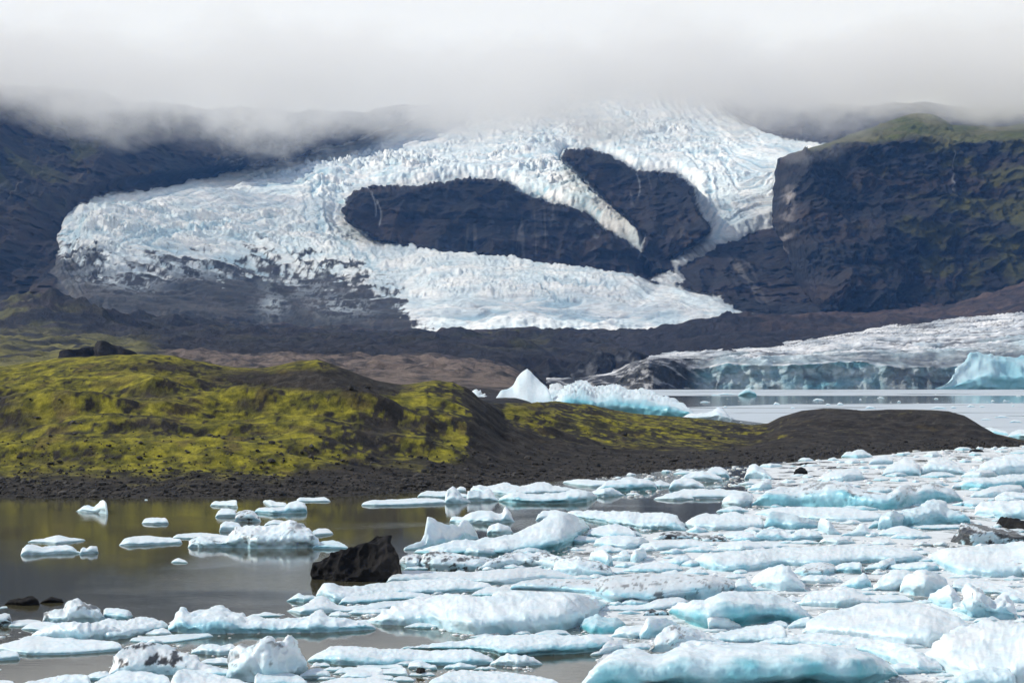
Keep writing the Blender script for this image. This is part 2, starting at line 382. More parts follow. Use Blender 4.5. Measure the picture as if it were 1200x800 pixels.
def massif():
    """flat-topped cliff mountain on the right"""
    U = np.concatenate([np.linspace(-40, 0, 16)[:-1], np.arange(0, 320, 1.5), np.arange(320, 520, 6)])
    T = np.arange(0, 1.0001, 1 / 230.0)
    u, t = np.meshgrid(U.astype(np.float32), T.astype(np.float32))
    # picture columns: left edge follows the cliff corner
    foot = line([(905, 366), (930, 372), (1000, 374), (1100, 372), (1200, 360), (1430, 330)], 905 + u)
    rim = line([(905, 189), (912, 187), (935, 180), (965, 172), (990, 168), (1030, 170), (1060, 164), (1100, 171), (1150, 166), (1200, 166), (1430, 160)], 905 + np.maximum(u, 0))
    top = line([(905, 187), (912, 184), (935, 177), (960, 170), (985, 160), (1020, 148), (1050, 137), (1070, 132), (1085, 134), (1110, 146), (1150, 150), (1200, 148), (1300, 120), (1430, 110)], 905 + np.maximum(u, 0))
    tt = np.clip(t / 0.82, 0, 1); t2 = np.clip((t - 0.82) / 0.12, 0, 1); t3 = np.clip((t - 0.94) / 0.06, 0, 1)
    py = lerp(foot, rim, tt); py = np.where(t > 0.82, lerp(rim, top, t2), py)
    ledge = line([(0, 20), (60, 14), (262 - 187, 6)], 0)
    edge = 905 + 6 * np.clip((py - 270) / 100, 0, 1) * 0 + line([(180, 6), (200, 3), (230, 2), (262, -1), (290, 12), (330, 26), (370, 38)], py) + 2.5 * fbm(py / 14, 3.3, 0, 3)
    px = edge + np.maximum(u, 0) * (1 - (edge - 905) / 600)
    D = 3060 + (372 - py) * 1.7 + np.where(t > 0.82, t2 * (150 + 420 * ss(40, 150, u)) + t3 * 1500, 0)
    D = D + 260 * np.exp(-np.maximum(u, 0) / 16.0) + np.where(u < 0, -u * 42, 0)
    D = D - 180 * ss(150, 420, u)
    X, Y, Z = w_at(px, py, D)
    Z = np.where(t3 > 0, Z - 30 * t3 * 0, Z)
    Z = np.where(t3 > 0, w_at(px, top, 3060 + (372 - top) * 1.7 + 150 + 420 * ss(40, 150, u))[2] + t3 * 60 * ss(60, 200, u) - t3 * 40 * ss(60, 0, u), Z)
    cl = ss(1, 0.8, t) * ss(0, 0.06, t)
    strata = pn(X / 420, 0.3, Z / 15) + 0.7 * pn(X / 260, 1.3, Z / 6)
    gul = ridge(X / 150 + 0.6 * fbm(X / 160, Z / 100, 0, 3) - Z / 700, Z / 260, 2.2, 4)
    gul2 = ridge(X / 44 + Z / 300, Z / 240, 5.2, 3)
    crg = ridge(X / 34, Y / 60, Z / 26, 4, 0.6)
    Y = Y + cl * (-130 * gul + 70 - 12 * gul2 - 11 * strata - 38 * crg - 70 * fbm(X / 220, Z / 140, 7, 4))
    cone = ss(0.42, 0.0, t)
    Z = Z + (1 - cl) * 5 * fbm(X / 60, Y / 60, 1, 4) + 6 * fbm(X / 30, Y / 30, 2, 3) * cl
    rk = mixc((0.020, 0.022, 0.027), (0.050, 0.037, 0.032), ss(-0.2, 0.5, fbm(X / 150, Z / 60, 5, 4)))
    rk = rk * (1 + 0.35 * np.clip(strata, -0.7, 0.9))[..., None]
    n = fbm(X / 70, Z / 38, 2, 4)
    moss = ss(0.0, 0.35, n + 0.35 * strata * 0.4 + 0.25 * fbm(X / 300, Z / 200, 9, 2) + 0.3 * ss(120, 300, u) - 0.04) * ss(60, 210, u + 30 * n) * ss(0.05, 0.2, t)
    rk = mixc(rk, (0.078, 0.078, 0.018), moss * 0.8)
    top_g = ss(0.80, 0.84, t + 0.03 * n)
    rk = mixc(rk, mixc((0.085, 0.10, 0.026), (0.13, 0.125, 0.055), ss(-0.3, 0.3, n)), top_g * ss(10, 30, u))
    # pale scar low on the left edge
    sc_ = np.exp(-((px - 917) / 9) ** 2 - ((py - 283) / 17) ** 2) + 0.7 * np.exp(-((px - 921) / 7) ** 2 - ((py - 238) / 16) ** 2)
    rk = mixc(rk, (0.40, 0.37, 0.36), np.clip(sc_ * 1.4, 0, 1) * ss(0.0, 0.3, fbm(X / 16, Z / 22, 2, 3) + 0.12))
    wf = ss(1.5, 0.3, np.abs(px - 1116 - 1.5 * np.sin(py / 9))) * ss(172, 178, py) * ss(230, 214, py)
    rk = mixc(rk, (0.40, 0.42, 0.45), wf * 0.5)
    grid_obj("mountain_right", np.stack([X, Y, Z], -1), rk, M_MTN, kind='structure',
             label="flat-topped cliff mountain with green summit at the right edge")
massif()

# ------------------------------------------------------------------ moraine land between hill and mountains
def moraine():
    PX = np.concatenate([np.arange(-260, -10, 8), np.arange(-10, 1212, 2.0), np.arange(1214, 1460, 8)])
    DD = np.concatenate([np.linspace(330, 900, 60)[:-1], np.linspace(900, 3200, 330)])
    px, D = np.meshgrid(PX.astype(np.float32), DD.astype(np.float32))
    Ds = [330, 600, 900, 1300, 1500, 1700, 2100, 2500, 2900, 3200]
    T = {-260: [482, 446, 424, 408, 400, 393, 380, 366, 352, 345],
         0: [482, 446, 424, 408, 401, 394, 383, 370, 357, 352],
         110: [482, 450, 426, 412, 405, 398, 390, 382, 372, 366],
         250: [482, 456, 436, 419, 412, 406, 398, 390, 381, 378],
         500: [482, 456, 440, 424, 417, 411, 404, 399, 394, 392],
         620: [482, 460, 449, 438, 430, 421, 406, 398, 393, 392],
         700: [482, 462, 454, 449, 445, 436, 412, 398, 393, 392],
         790: [482, 466, 458, 452, 448, 436, 410, 396, 390, 388],
         850: [510, 475, 462, 458, 452, 424, 402, 391, 381, 376],
         1000: [520, 480, 466, 460, 455, 430, 402, 386, 372, 366],
         1120: [520, 480, 466, 460, 455, 430, 400, 378, 360, 352],
         1200: [520, 480, 466, 460, 455, 430, 398, 366, 340, 328],
         1460: [520, 480, 466, 460, 455, 430, 390, 350, 315, 300]}
    ks = sorted(T)
    tab = np.array([np.interp(DD, Ds, T[k]) for k in ks])           # (nk, nD)
    Yv = np.zeros_like(px)
    for j in range(len(DD)):
        Yv[j] = np.interp(PX, ks, tab[:, j])
    X = (px - 600) * D / F; Y = D; Z = HC - (Yv - HY) * D / F
    far = ss(1300, 2300, D)
    n1 = ridge(X / 420 + 0.4 * fbm(X / 300, Y / 300, 1, 2), Y / 130, 2, 4)
    n2 = fbm(X / 45, Y / 40, 3, 4)
    n3 = ridge(X / 70, Y / 60, 5, 3)
    amp = lerp(1.2, 21, far) * lerp(1, 0.55, ss(700, 1000, px) * ss(1500, 2300, D))
    flat = ss(700, 1100, D)
    n4 = ridge(X / 22, Y / 30, 7, 3)
    Z = Z + (n1 - 0.5) * amp * 1.25 + n2 * lerp(0.6, 3.6, flat) + (n3 - 0.5) * lerp(1.2, 9.0, flat) + (n4 - 0.5) * lerp(0.7, 1.6, flat)
    # named mounds (px, depth, half width px, half depth m, height m)
    for cx, cd, rx, rd, h in ((300, 2050, 70, 60, 8), (505, 1900, 70, 60, 5), (600, 1950, 50, 50, 6), (650, 2350, 70, 60, 9),
                              (480, 2300, 26, 60, 8), (540, 2200, 24, 50, 8), (820, 2500, 90, 80, 10), (60, 2150, 95, 120, 26), (190, 2500, 70, 80, 12), (950, 2480, 140, 80, 10)):
        q = ((px - cx) / rx) ** 2 + ((D - cd) / rd) ** 2
        Z = Z + h * np.clip(1 - q * 0.5, 0, 1) ** 1.5 * (0.85 + 0.5 * n3)
    lake = ss(590, 720, px + 0.02 * D) * ss(1790, 1740, D)
    Z = np.where(lake > 0.01, lerp(Z, -4.0, ss(0, 1, lake)), Z)
    n = fbm(X / 60, Y / 55, 3, 4)
    c = mixc((0.018, 0.019, 0.024), (0.048, 0.040, 0.042), ss(-0.3, 0.4, n + 0.6 * fbm(X / 260, Y / 130, 4, 3)))
    c = c * (0.65 + 0.7 * n1)[..., None]
    dark = ss(1380, 1480, D) * ss(700, 300, np.abs(px - 520)) * 0.7 * ss(2900, 2600, D)
    c = mixc(c, (0.018, 0.019, 0.025), dark)
    brown = ss(560, 700, D) * ss(1440, 1360, D + 120 * n) * ss(180, 215, px) * ss(720, 600, px)
    c = mixc(c, mixc((0.175, 0.135, 0.112), (0.045, 0.040, 0.040), ss(-0.1, 0.3, fbm(X / 14, Y / 34, 2, 4) + 0.5 * (0.45 - n4))), brown * 0.85)
    moss = ss(210, 150, px) * ss(2000, 1500, D) * ss(-0.2, 0.3, n + 0.15)
    c = mixc(c, (0.17, 0.16, 0.05), moss * 0.8)
    moss2 = ss(0.02, 0.3, fbm(X / 60, Y / 30, 7, 4)) * (ss(130, 30, px) * 0.5 + 0.35 * np.exp(-((px - 590) / 40) ** 2) + 0.12) * ss(1700, 2000, D) * ss(800, 650, px)
    c = mixc(c, (0.12, 0.12, 0.04), moss2)
    redb = ss(2250, 2650, D) * ss(820, 930, px)
    c = mixc(c, mixc((0.030, 0.026, 0.030), (0.085, 0.060, 0.052), ss(-0.25, 0.35, n + 0.6 * (n1 - 0.5))), redb)
    dk2 = ss(1500, 1800, D) * ss(2700, 2400, D) * ss(0.45, 0.2, n1 + 0.4 * n)
    c = mixc(c, (0.022, 0.022, 0.027), dk2 * 0.8)
    grid_obj("moraine_land", np.stack([X, Y, Z], -1), c, M_MOR, kind='structure', label="brown and dark moraine ground between the mossy hill and the glacier")
moraine()

def cone_hill(name, label, outl, basey, D, depth, col, seed, ice=0.0):
    """gravel-covered mound with gullied flanks: outline given in picture columns, own depth behind it"""
    x0, x1 = outl[0][0], outl[-1][0]
    PX = np.linspace(x0, x1, int((x1 - x0) / 1.1) + 2); S = np.linspace(-1, 1, 46)
    px, s = np.meshgrid(PX, S)
    h0 = HC - (line(outl, px) - HY) * D / F
    zb = HC - (basey - HY) * D / F
    H = np.maximum(h0 - zb, 0.1)
    X = (px - 600) * D / F; Y = D + s * depth * (0.35 + 0.65 * H / H.max()) + 18 * fbm(px / 30, 1.0 * seed, 0, 2)
    g = ridge(X / 26 + seed, Y / 90, seed, 3)
    Z = zb - 3 + (H + 3) * (1 - np.abs(s)) ** 0.8 * (0.78 + 0.34 * g + 0.12 * fbm(X / 6, Y / 9, seed + 8, 3))
    X = X + 5 * fbm(X / 12, Z / 8, seed + 3, 3); Z = Z + H * 0.12 * fbm(X / 7, Y / 14, seed + 4, 3)
    n = fbm(X / 12, Y / 20, seed, 3)
    c = mixc(col, (0.05, 0.05, 0.055), ss(0.1, 0.5, n) * 0.4)
    if ice: c = mixc(c, (0.45, 0.48, 0.52), ss(0.15, 0.45, n + 0.2 * g) * ice)
    grid_obj(name, np.stack([X, Y, Z], -1), c, M_MOR, kind='structure', label=label)
cone_hill("gravel_mound", "black flat-topped gravel mound behind the left end of the mossy hill", [(66, 420), (72, 414), (78, 408), (86, 405), (98, 404), (108, 402), (117, 400.5), (128, 400), (138, 401), (147, 405), (153, 411), (161, 421)], 424, 640, 18, (0.012, 0.012, 0.015), 11)
cone_hill("gravel_mound", "twin-peaked black gravel mound left of the low glacier snout", [(652, 437), (668, 428), (684, 419), (697, 411), (712, 416), (728, 413), (742, 410), (755, 416), (774, 424), (790, 430)], 440, 1720, 55, (0.012, 0.013, 0.017), 3, 0.12)
cone_hill("gravel_mound", "small black gravel cone left of the twin-peaked mound", [(622, 434), (632, 426), (643, 418), (652, 424), (668, 434)], 438, 1600, 40, (0.013, 0.013, 0.017), 5)
cone_hill("gravel_mound", "low dark gravel ridge behind the white iceberg peak", [(560, 440), (585, 430), (604, 426), (620, 431), (640, 438)], 442, 1500, 40, (0.03, 0.029, 0.032), 7)
cone_hill("gravel_mound", "dark hummock under the glacier toe left of centre", [(470, 402), (490, 394), (506, 391), (530, 396), (548, 392), (566, 397), (590, 404)], 406, 2300, 60, (0.032, 0.030, 0.034), 9)

# ------------------------------------------------------------------ low glacier with the calving face
def glacier_front():
    PX = np.concatenate([np.arange(640, 1214, 1.2), np.arange(1216, 1460, 6)])
    nf, nt_ = 46, 230
    face = np.linspace(0, 1, nf)[:-1]; topt = np.linspace(0, 1, nt_); bk = np.linspace(0, 1, 10)[1:]
    lip = line([(640, 452), (700, 450), (722, 449), (738, 434), (761, 428), (800, 430), (825, 431), (852, 425), (880, 427), (915, 428), (972, 425), (1010, 424), (1050, 430), (1100, 430), (1200, 424), (1460, 420)], PX)
    skyl = line([(640, 441), (680, 438), (720, 432), (745, 422), (761, 418), (790, 417), (821, 414), (870, 410), (915, 406), (955, 398), (997, 391), (1040, 385), (1073, 381), (1130, 374), (1200, 366), (1460, 352)], PX)
    Dsk = line([(640, 1720), (720, 1720), (821, 1950), (997, 2150), (1200, 2350), (1460, 2500)], PX)
    D0 = 1590 + 10 * fbm(PX / 40, 1.7, 0, 3) + line([(640, 60), (720, 20), (760, -30), (820, 0), (1460, 0)], PX)
    rows = []
    for f in face:
        D = D0 + 6 * f + 3 * math.sin(f * 3.1)
        z = (HC - (lip - HY) * D / F) * f - 1.0 * (1 - f)
        rows.append((D, z, np.full_like(PX, f), np.zeros_like(PX)))
    D1 = D0 + 8
    for t in topt:
        D = lerp(D1, Dsk, t ** 1.25)
        y = lerp(lip, skyl, t ** 0.62)
        z = HC - (y - HY) * D / F
        rows.append((D, z, np.ones_like(PX), np.full_like(PX, t)))
    for b in bk:
        D = Dsk + 220 * b; z = HC - (skyl - HY) * Dsk / F - 42 * b
        rows.append((D, z, np.ones_like(PX), np.full_like(PX, 1 + b)))
    D = np.array([r[0] for r in rows]); Z = np.array([r[1] for r in rows]); fa = np.array([r[2] for r in rows]); tp = np.array([r[3] for r in rows])
    px = np.broadcast_to(PX, D.shape)
    X = (px - 600) * D / F; Y = D.copy()
    onface = ss(1.0, 0.9, fa) + 0 * fa
    dome = 1 - ss(0, 0.5, tp)
    cr = ridge(X / 150 + Y / 300 + 0.5 * fbm(X / 90, Y / 90, 6, 3), Y / 30 - X / 210, 3, 4, 0.6)
    cr2 = ridge(X / 17 + 0.3 * fbm(X / 30, Y / 30, 4, 2), Y / 11, 6, 2)
    isf = (fa < 1)
    Y = Y + np.where(isf, 7 * (ridge(X / 20, Z / 40, 7, 3) - 0.5) * -1 - 4 * fbm(X / 9, Z / 9, 2, 3), 0)
    Z = Z + np.where(isf, 0, ((cr - 0.55) * 8.5 + (cr2 - 0.5) * 2.0 + 5 * fbm(X / 110, Y / 90, 2, 3)) * ss(0.0, 0.04, tp) * lerp(0.45, 1, ss(700, 800, px)))
    Z = Z + np.where(isf, 3.0 * fbm(X / 14, 0.5, 2, 3) * fa, 0)
    # colours: pale weathered ice, dark crevasse grit, teal on the broken face
    n = fbm(X / 40, Y / 26, 3, 4); nf2 = fbm(X / 16, Z / 10, 8, 4)
    c = mixc((0.50, 0.55, 0.60), (0.78, 0.79, 0.81), ss(-0.3, 0.3, n))
    cr3 = ridge(X / 95 + 0.4 * fbm(X / 60, Y / 60, 16, 2), Y / 17 - X / 120, 13, 3, 0.6)
    grit = np.maximum(ss(0.60, 0.38, cr + 0.38 * n) * 0.88, ss(0.42, 0.26, cr3) * 0.8)
    c = mixc(c, (0.10, 0.10, 0.11), grit * ss(0, 0.03, tp))
    c = mixc(c, (0.36, 0.54, 0.62), ss(0.0, 0.4, fbm(X / 60, Y / 50, 11, 3)) * ss(0.7, 0.0, tp) * 0.75)
    teal = mixc((0.20, 0.33, 0.39), (0.40, 0.49, 0.53), ss(-0.3, 0.3, nf2))
    teal = mixc(teal, (0.13, 0.42, 0.52), ss(0.15, 0.45, fbm(X / 45, Z / 14, 4, 2)) * 0.6)
    teal = mixc(teal, (0.09, 0.11, 0.13), ss(0.62, 0.8, ridge(X / 34 + 0.6 * fbm(X / 30, Z / 12, 3, 3), Z / 50, 9, 3)) * 0.6 + 0.5 * ss(0.2, 0.5, fbm(X / 30, Z / 7, 14, 3)))
    c = np.where(isf[..., None], teal, c)
    lowt = ss(0.26, 0.05, tp + 0.12 * n) * ss(0, 0.01, tp)
    c = mixc(c, mixc((0.13, 0.17, 0.20), (0.36, 0.46, 0.51), ss(-0.2, 0.35, nf2 + 0.5 * (cr - 0.5))), lowt * 0.8)
    c = mixc(c, (0.12, 0.13, 0.15), 0.75 * ss(1010, 1060, px) * ss(0.14, 0.0, tp) * ss(-0.25, 0.2, n + 0.25))
    # the snout left of the cliff is wrapped in black silt
    silt = ss(850, 800, px + 14 * n) * ss(0.75, 0.3, tp + 0.3 * n)
    ws = ss(0.55, 0.8, ridge(X / 26 - Y / 60, Z / 9 + X / 40 + Y / 40, 2, 4, 0.65))
    c = mixc(c, mixc((0.020, 0.021, 0.025), (0.36, 0.37, 0.40), ws), silt * 0.97)
    grid_obj("low_glacier", np.stack([X, Y, Z], -1), c, M_FRONT, kind='structure', label="low glacier tongue with a blue calving face on the far lake")
glacier_front()
# ------------------------------------------------------------------ mossy hill and gravel shore
CREST = [(-260, 446), (-60, 432), (0, 429), (40, 424), (75, 419), (110, 417.5), (180, 417), (215, 424), (260, 431), (310, 434), (345, 429), (372, 427), (400, 435), (440, 447), (470, 452), (500, 449), (530, 449), (545, 455), (562, 468),
         (590, 478), (615, 473), (650, 470), (690, 474), (740, 484), (790, 488), (830, 491), (880, 498), (900, 496), (915, 488), (940, 481), (965, 478.5), (990, 479), (1010, 481), (1040, 479.5), (1090, 480), (1112, 482), (1130, 488), (1150, 500), (1165, 508), (1200, 517), (1240, 523), (1500, 540)]
DCREST = [(-260, 234), (0, 234), (400, 234), (500, 238), (570, 262), (640, 306), (720, 337), (900, 345), (1000, 335), (1110, 318), (1160, 300), (1200, 299), (1240, 296), (1500, 275)]
YSHORE = [(-260, 584), (0, 583.5), (300, 583.5), (400, 582), (480, 577), (560, 571), (640, 565), (700, 560), (800, 549.5), (873, 545), (950, 538), (1000, 534), (1075, 527), (1200, 521.5), (1240, 524), (1500, 545)]
def hill_base(px, D):
    yc = line(CREST, px); Dc = line(DCREST, px)
    ys = line(YSHORE, px) ; Ds = F * HC / (ys - HY)
    Dc = np.maximum(Dc, Ds + 6)
    zc = np.maximum(HC - (yc - HY) * Dc / F, 0.15)
    s = (D - Ds) / (Dc - Ds)
    flat = 0.20 - 0.06 * ss(480, 640, px)
    gb = 0.10 - 0.05 * ss(480, 640, px)
    k = np.clip((s - flat) / (1 - flat), 0, 1)
    g = gb * np.clip(s / flat, -3, 1) + (1 - gb) * (0.6 * k + 0.4 * ss(0, 1, k))
    z = zc * g
    over = np.clip((D - Dc) / 34, 0, 3)
    z = np.where(s > 1, zc - (zc + 1.5) * ss(0, 1, over), z)
    return z, s, zc
def D_at(px, py):
    Ds = np.linspace(150, 360, 400); z, s, zc = hill_base(np.full(400, float(px)), Ds)
    y = HY + (HC - z) * F / Ds
    i = np.argmax((y <= py) & (s > 0)); return Ds[i]
def hill():
    PX = np.concatenate([np.arange(-260, -6, 6), np.arange(-6, 1208, 1.6), np.arange(1210, 1460, 7)])
    DD = np.concatenate([np.arange(150, 300, 0.42), np.arange(300, 420, 0.8)])
    px, D = np.meshgrid(PX, DD)
    z, s, zc = hill_base(px, D)
    X = (px - 600) * D / F
    # hummocks: (px, py, radius m, height m)
    for cx, cy_, r, h in ((20, 492, 4.5, 2.0), (-40, 470, 6, 1.5), (105, 489, 5.0, 2.0), (185, 458, 4.5, 1.2), (165, 505, 3.5, .7), (292, 472, 3.5, 1.3), (215, 428, 5, .6), (370, 430, 6, .7),
                          (350, 474, 5, 1.1), (60, 455, 4, .7), (255, 535, 6, .8), (420, 487, 4, 1.5), (455, 494, 3.2, 1.0), (445, 515, 5, 1.3), (330, 523, 6, .8), (130, 530, 5, .6),
                          (270, 505, 5, .7), (395, 455, 5, 1.0), (650, 488, 8, 1.0), (760, 500, 7, .6), (45, 535, 7, .7), (960, 498, 8, .7), (1060, 492, 8, .6), (200, 480, 4, .8)):
        dc = D_at(cx, cy_); xc = (cx - 600) * dc / F
        q = ((X - xc) / (r * 1.2)) ** 2 + ((D - dc) / (r * 0.9)) ** 2
        z = z + h * np.exp(-q) * ss(0.02, 0.2, s)
    # spur running down towards the water
    sp = [(552, 468, 0.2), (557, 478, 1.2), (561, 488, 2.0), (563, 500, 2.2), (560, 512, 2.0), (548, 530, 1.1), (540, 545, .4)]
    P = [((a - 600) * D_at(a, b) / F, D_at(a, b), h) for a, b, h in sp]
    best = np.full(px.shape, 1e9); hh = np.zeros(px.shape); side = np.zeros(px.shape)
    for (ax, ay, ah), (bx, by, bh) in zip(P[:-1], P[1:]):
        ex, ey = bx - ax, by - ay
        t = np.clip(((X - ax) * ex + (D - ay) * ey) / (ex * ex + ey * ey + 1e-9), 0, 1)
        dx, dy = X - ax - t * ex, D - ay - t * ey
        d = np.hypot(dx, dy * 0.8); m = d < best
        best = np.where(m, d, best); hh = np.where(m, ah + t * (bh - ah), hh); side = np.where(m, dx, side)
    z = z + hh * np.exp(-np.abs(best / np.where(side > 0, 5.5, 3.8)) ** 1.5) * ss(0.02, 0.3, s)
    up = ss(0.05, 0.5, s)
    z = z + (1.5 * fbm(X / 17, D / 8, 1, 3) * up * ss(1.0, 0.85, s) + 0.35 * fbm(X / 13, D / 9, 1, 3) * up + 0.45 * fbm(X / 4.5, D / 4.5, 2, 3) * (0.15 + 0.85 * up) + 0.13 * fbm(X / 1.2, D / 1.2, 3, 3)) * np.where(s > 1, 0.5, 1) * ss(-0.02, 0.08, s) * lerp(1, 0.6, ss(600, 800, px)) * (1 - 0.6 * ss(0.85, 1.0, s) * ss(1.2, 1.0, s))
    z = np.where(s < 0, np.minimum(z, -0.02 + 0.5 * s), z)
    z = np.maximum(z, -1.2)
    yv = HY + (HC - z) * F / D
    n = fbm(X / 9, D / 9, 4, 4); n2 = fbm(X / 2.2, D / 2.2, 7, 4); n3 = fbm(X / 0.8, D / 1.4, 9, 3)
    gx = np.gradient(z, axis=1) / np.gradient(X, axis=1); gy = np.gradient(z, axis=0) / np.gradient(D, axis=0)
    gravel = mixc((0.016, 0.015, 0.015), (0.042, 0.036, 0.031), ss(-0.3, 0.4, n2))
    gravel = mixc(gravel, (0.09, 0.083, 0.075), ss(0.25, 0.5, n3) * 0.4)
    moss = mixc((0.075, 0.075, 0.013), (0.265, 0.240, 0.024), ss(-0.3, 0.5, n2 * 0.7 + 0.3 * n + 0.8 * fbm(X / 1.6, D / 1.0, 33, 3)))
    moss = mixc(moss, (0.10, 0.075, 0.03), ss(0.15, 0.45, fbm(X / 3.5, D / 3.5, 17, 3)) * 0.7)
    lowlim = line([(-260, 552), (0, 556), (120, 556), (230, 557), (330, 556), (360, 546), (430, 540), (520, 540), (548, 530), (560, 505), (575, 500), (640, 510), (700, 517), (760, 520), (830, 524), (900, 506), (1000, 508), (1040, 490), (1100, 480), (1500, 480)], px)
    m = ss(-9, 9, lowlim - yv + 14 * n + 8 * n2)
    cover = 0.50 - 0.55 * np.clip(np.abs(gx) - 0.22, 0, 1) - 1.3 * np.clip(gx * -1 - 0.08, 0, 1) - 0.25 * ss(600, 680, px) - 0.5 * ss(800, 960, px)  # right-facing slopes lose more moss, painting in the dark of their shaded side
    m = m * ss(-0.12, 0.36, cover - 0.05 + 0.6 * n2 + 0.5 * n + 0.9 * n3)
    # bare gravel places, with the shade of the spur's right flank painted in
    def bl(cx, cy_, rx, ry, k=1.0): return k * np.exp(-(((px - cx) / rx) ** 2 + ((yv - cy_) / ry) ** 2))
    bare = bl(15, 495, 34, 14) + bl(-10, 468, 28, 12) + bl(172, 497, 22, 10, .9) + bl(182, 463, 30, 8, .9) + bl(292, 474, 20, 10) + bl(300, 442, 60, 9) + bl(365, 447, 100, 10, 1.1) + bl(190, 432, 60, 5, .6) + bl(395, 445, 60, 13, 1.1) + bl(445, 456, 35, 10) + bl(455, 500, 50, 8, 1.0) + bl(438, 516, 18, 12, .9)
    bare = bare + bl(350, 528, 40, 9, .6) + bl(600, 520, 40, 30, 1.3) + bl(575, 480, 14, 22, .5) + bl(660, 540, 60, 20) + bl(640, 478, 30, 6, .7) + bl(1000, 495, 110, 16, .9) + bl(60, 540, 50, 8, .5) + bl(180, 428, 50, 5, .5)
    green = bl(680, 495, 90, 14, .5) + bl(500, 470, 38, 12, .6) + bl(525, 505, 26, 14, .8) + bl(300, 460, 60, 12, .3) + bl(120, 520, 90, 14, .3) + bl(700, 500, 70, 12, .5) + bl(300, 520, 90, 14, .25) + bl(830, 515, 60, 7, .4) + bl(250, 550, 90, 5, .3)
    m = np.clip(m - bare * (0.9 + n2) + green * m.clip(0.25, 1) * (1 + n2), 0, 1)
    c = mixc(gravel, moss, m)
    c = mixc(c, (0.115, 0.085, 0.035), ss(0.25, 0.5, fbm(X / 6, D / 6, 21, 3)) * 0.35 * ss(0.2, 0.5, s))
    wet = ss(0.06, 0.0, s)
    c = mixc(c, (0.03, 0.028, 0.026), wet * 0.6)
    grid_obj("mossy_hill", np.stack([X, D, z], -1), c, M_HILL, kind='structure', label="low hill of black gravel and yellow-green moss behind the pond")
    return PX, DD, z
H_PX, H_DD, H_Z = hill()
def hill_z(px, D):
    i = np.clip(np.searchsorted(H_PX, px), 1, len(H_PX) - 1); j = np.clip(np.searchsorted(H_DD, D), 1, len(H_DD) - 1)
    return H_Z[j, i]

# ------------------------------------------------------------------ stones
def ico(sub):
    import bmesh
    bm = bmesh.new(); bmesh.ops.create_icosphere(bm, subdivisions=sub, radius=1.0)
    V = np.array([v.co for v in bm.verts], np.float32); Fc = np.array([[v.index for v in f.verts] for f in bm.faces], np.int32); bm.free()
    return V, Fc
ICO1, ICO2, ICO3 = ico(1), ico(2), ico(3)
def lumps(name, pts, mat, base, ic, col_fn, **kw):
    """many small uneven lumps joined into one mesh; pts rows: x,y,z,rx,ry,rz"""
    V0, F0 = base if isinstance(base, tuple) else ic
    n = len(pts); pts = np.asarray(pts, np.float32)
    r = RNG.RandomState(5) if False else np.random.RandomState(len(pts))
    V = np.repeat(V0[None], n, 0)
    off = r.uniform(0, 200, (n, 1, 3)).astype(np.float32)
    q = V + off
    d = 1 + 0.75 * pn(q[..., 0] * 1.1, q[..., 1] * 1.1, q[..., 2] * 1.1)
    V = V * d[..., None]
    a = r.uniform(0, 6.28, n); ca, sa = np.cos(a)[:, None], np.sin(a)[:, None]
    x = V[..., 0] * pts[:, 3:4]; y = V[..., 1] * pts[:, 4:5]; z = V[..., 2] * pts[:, 5:6]
    V = np.stack([x * ca - y * sa + pts[:, 0:1], x * sa + y * ca + pts[:, 1:2], z + pts[:, 2:3]], -1)
    Fq = (F0[None] + (np.arange(n) * len(V0))[:, None, None]).reshape(-1, 3)
    c = np.repeat(col_fn(n, r)[:, None], len(V0), 1)
    return add(name, mesh_np(name, V.reshape(-1, 3), Fq, c.reshape(-1, 3), smooth=kw.pop('smooth', False)), mat, **kw)

def gravel():
    r = np.random.RandomState(11); pts = []
    while len(pts) < 5200:
        px = r.uniform(-60, 1240); ys = line(YSHORE, px); Ds = F * HC / (ys - HY); Dc = line(DCREST, px)
        D = Ds + (Dc - Ds) * abs(r.normal(0, 0.17)) * 1.0 + 0.2
        if D > Dc + 4: continue
        s = min(0.32, 0.06 * (1 + r.pareto(2.4)))
        if s < 0.10 and r.rand() < 0.4: continue
        z = hill_z(px, D)
        pts.append(((px - 600) * D / F, D, z + s * 0.2, s * r.uniform(.8, 1.4), s * r.uniform(.8, 1.4), s * r.uniform(.5, .9)))
    lumps("gravel", pts, M_STONE, None, ICO1, lambda n, r: (r.uniform(0.015, 0.075, (n, 1)) * np.array([1, .95, .9])).astype(np.float32), kind='stuff', label="small dark stones scattered over the gravel shore")
gravel()

def stone_mesh(seed, ic=ICO2, rough=0.55):
    V, Fc = ic; o = seed * 7.1
    d = 1 + rough * pn(V[:, 0] * 1.2 + o, V[:, 1] * 1.2, V[:, 2] * 1.2) + 0.25 * rough * pn(V[:, 0] * 3.4 + o, V[:, 1] * 3.4, V[:, 2] * 3.4)
    V = V * d[:, None]
    r = np.random.RandomState(seed)
    for k in range(7):                      # chop flat facets
        nrm = r.normal(size=3); nrm /= np.linalg.norm(nrm); c = r.uniform(0.62, 0.85)
        t = V @ nrm - c; V = V - np.where(t > 0, t, 0)[:, None] * nrm
    c = np.full((len(V), 3), 0.035) * np.array([1, .96, .92]) * (1 + 0.5 * pn(V[:, 0] * 2 + o, V[:, 1] * 2, V[:, 2] * 2))[:, None]
    return mesh_np("boulder", V, Fc, c.astype(np.float32), smooth=False)
STONES = [stone_mesh(i) for i in range(8)]
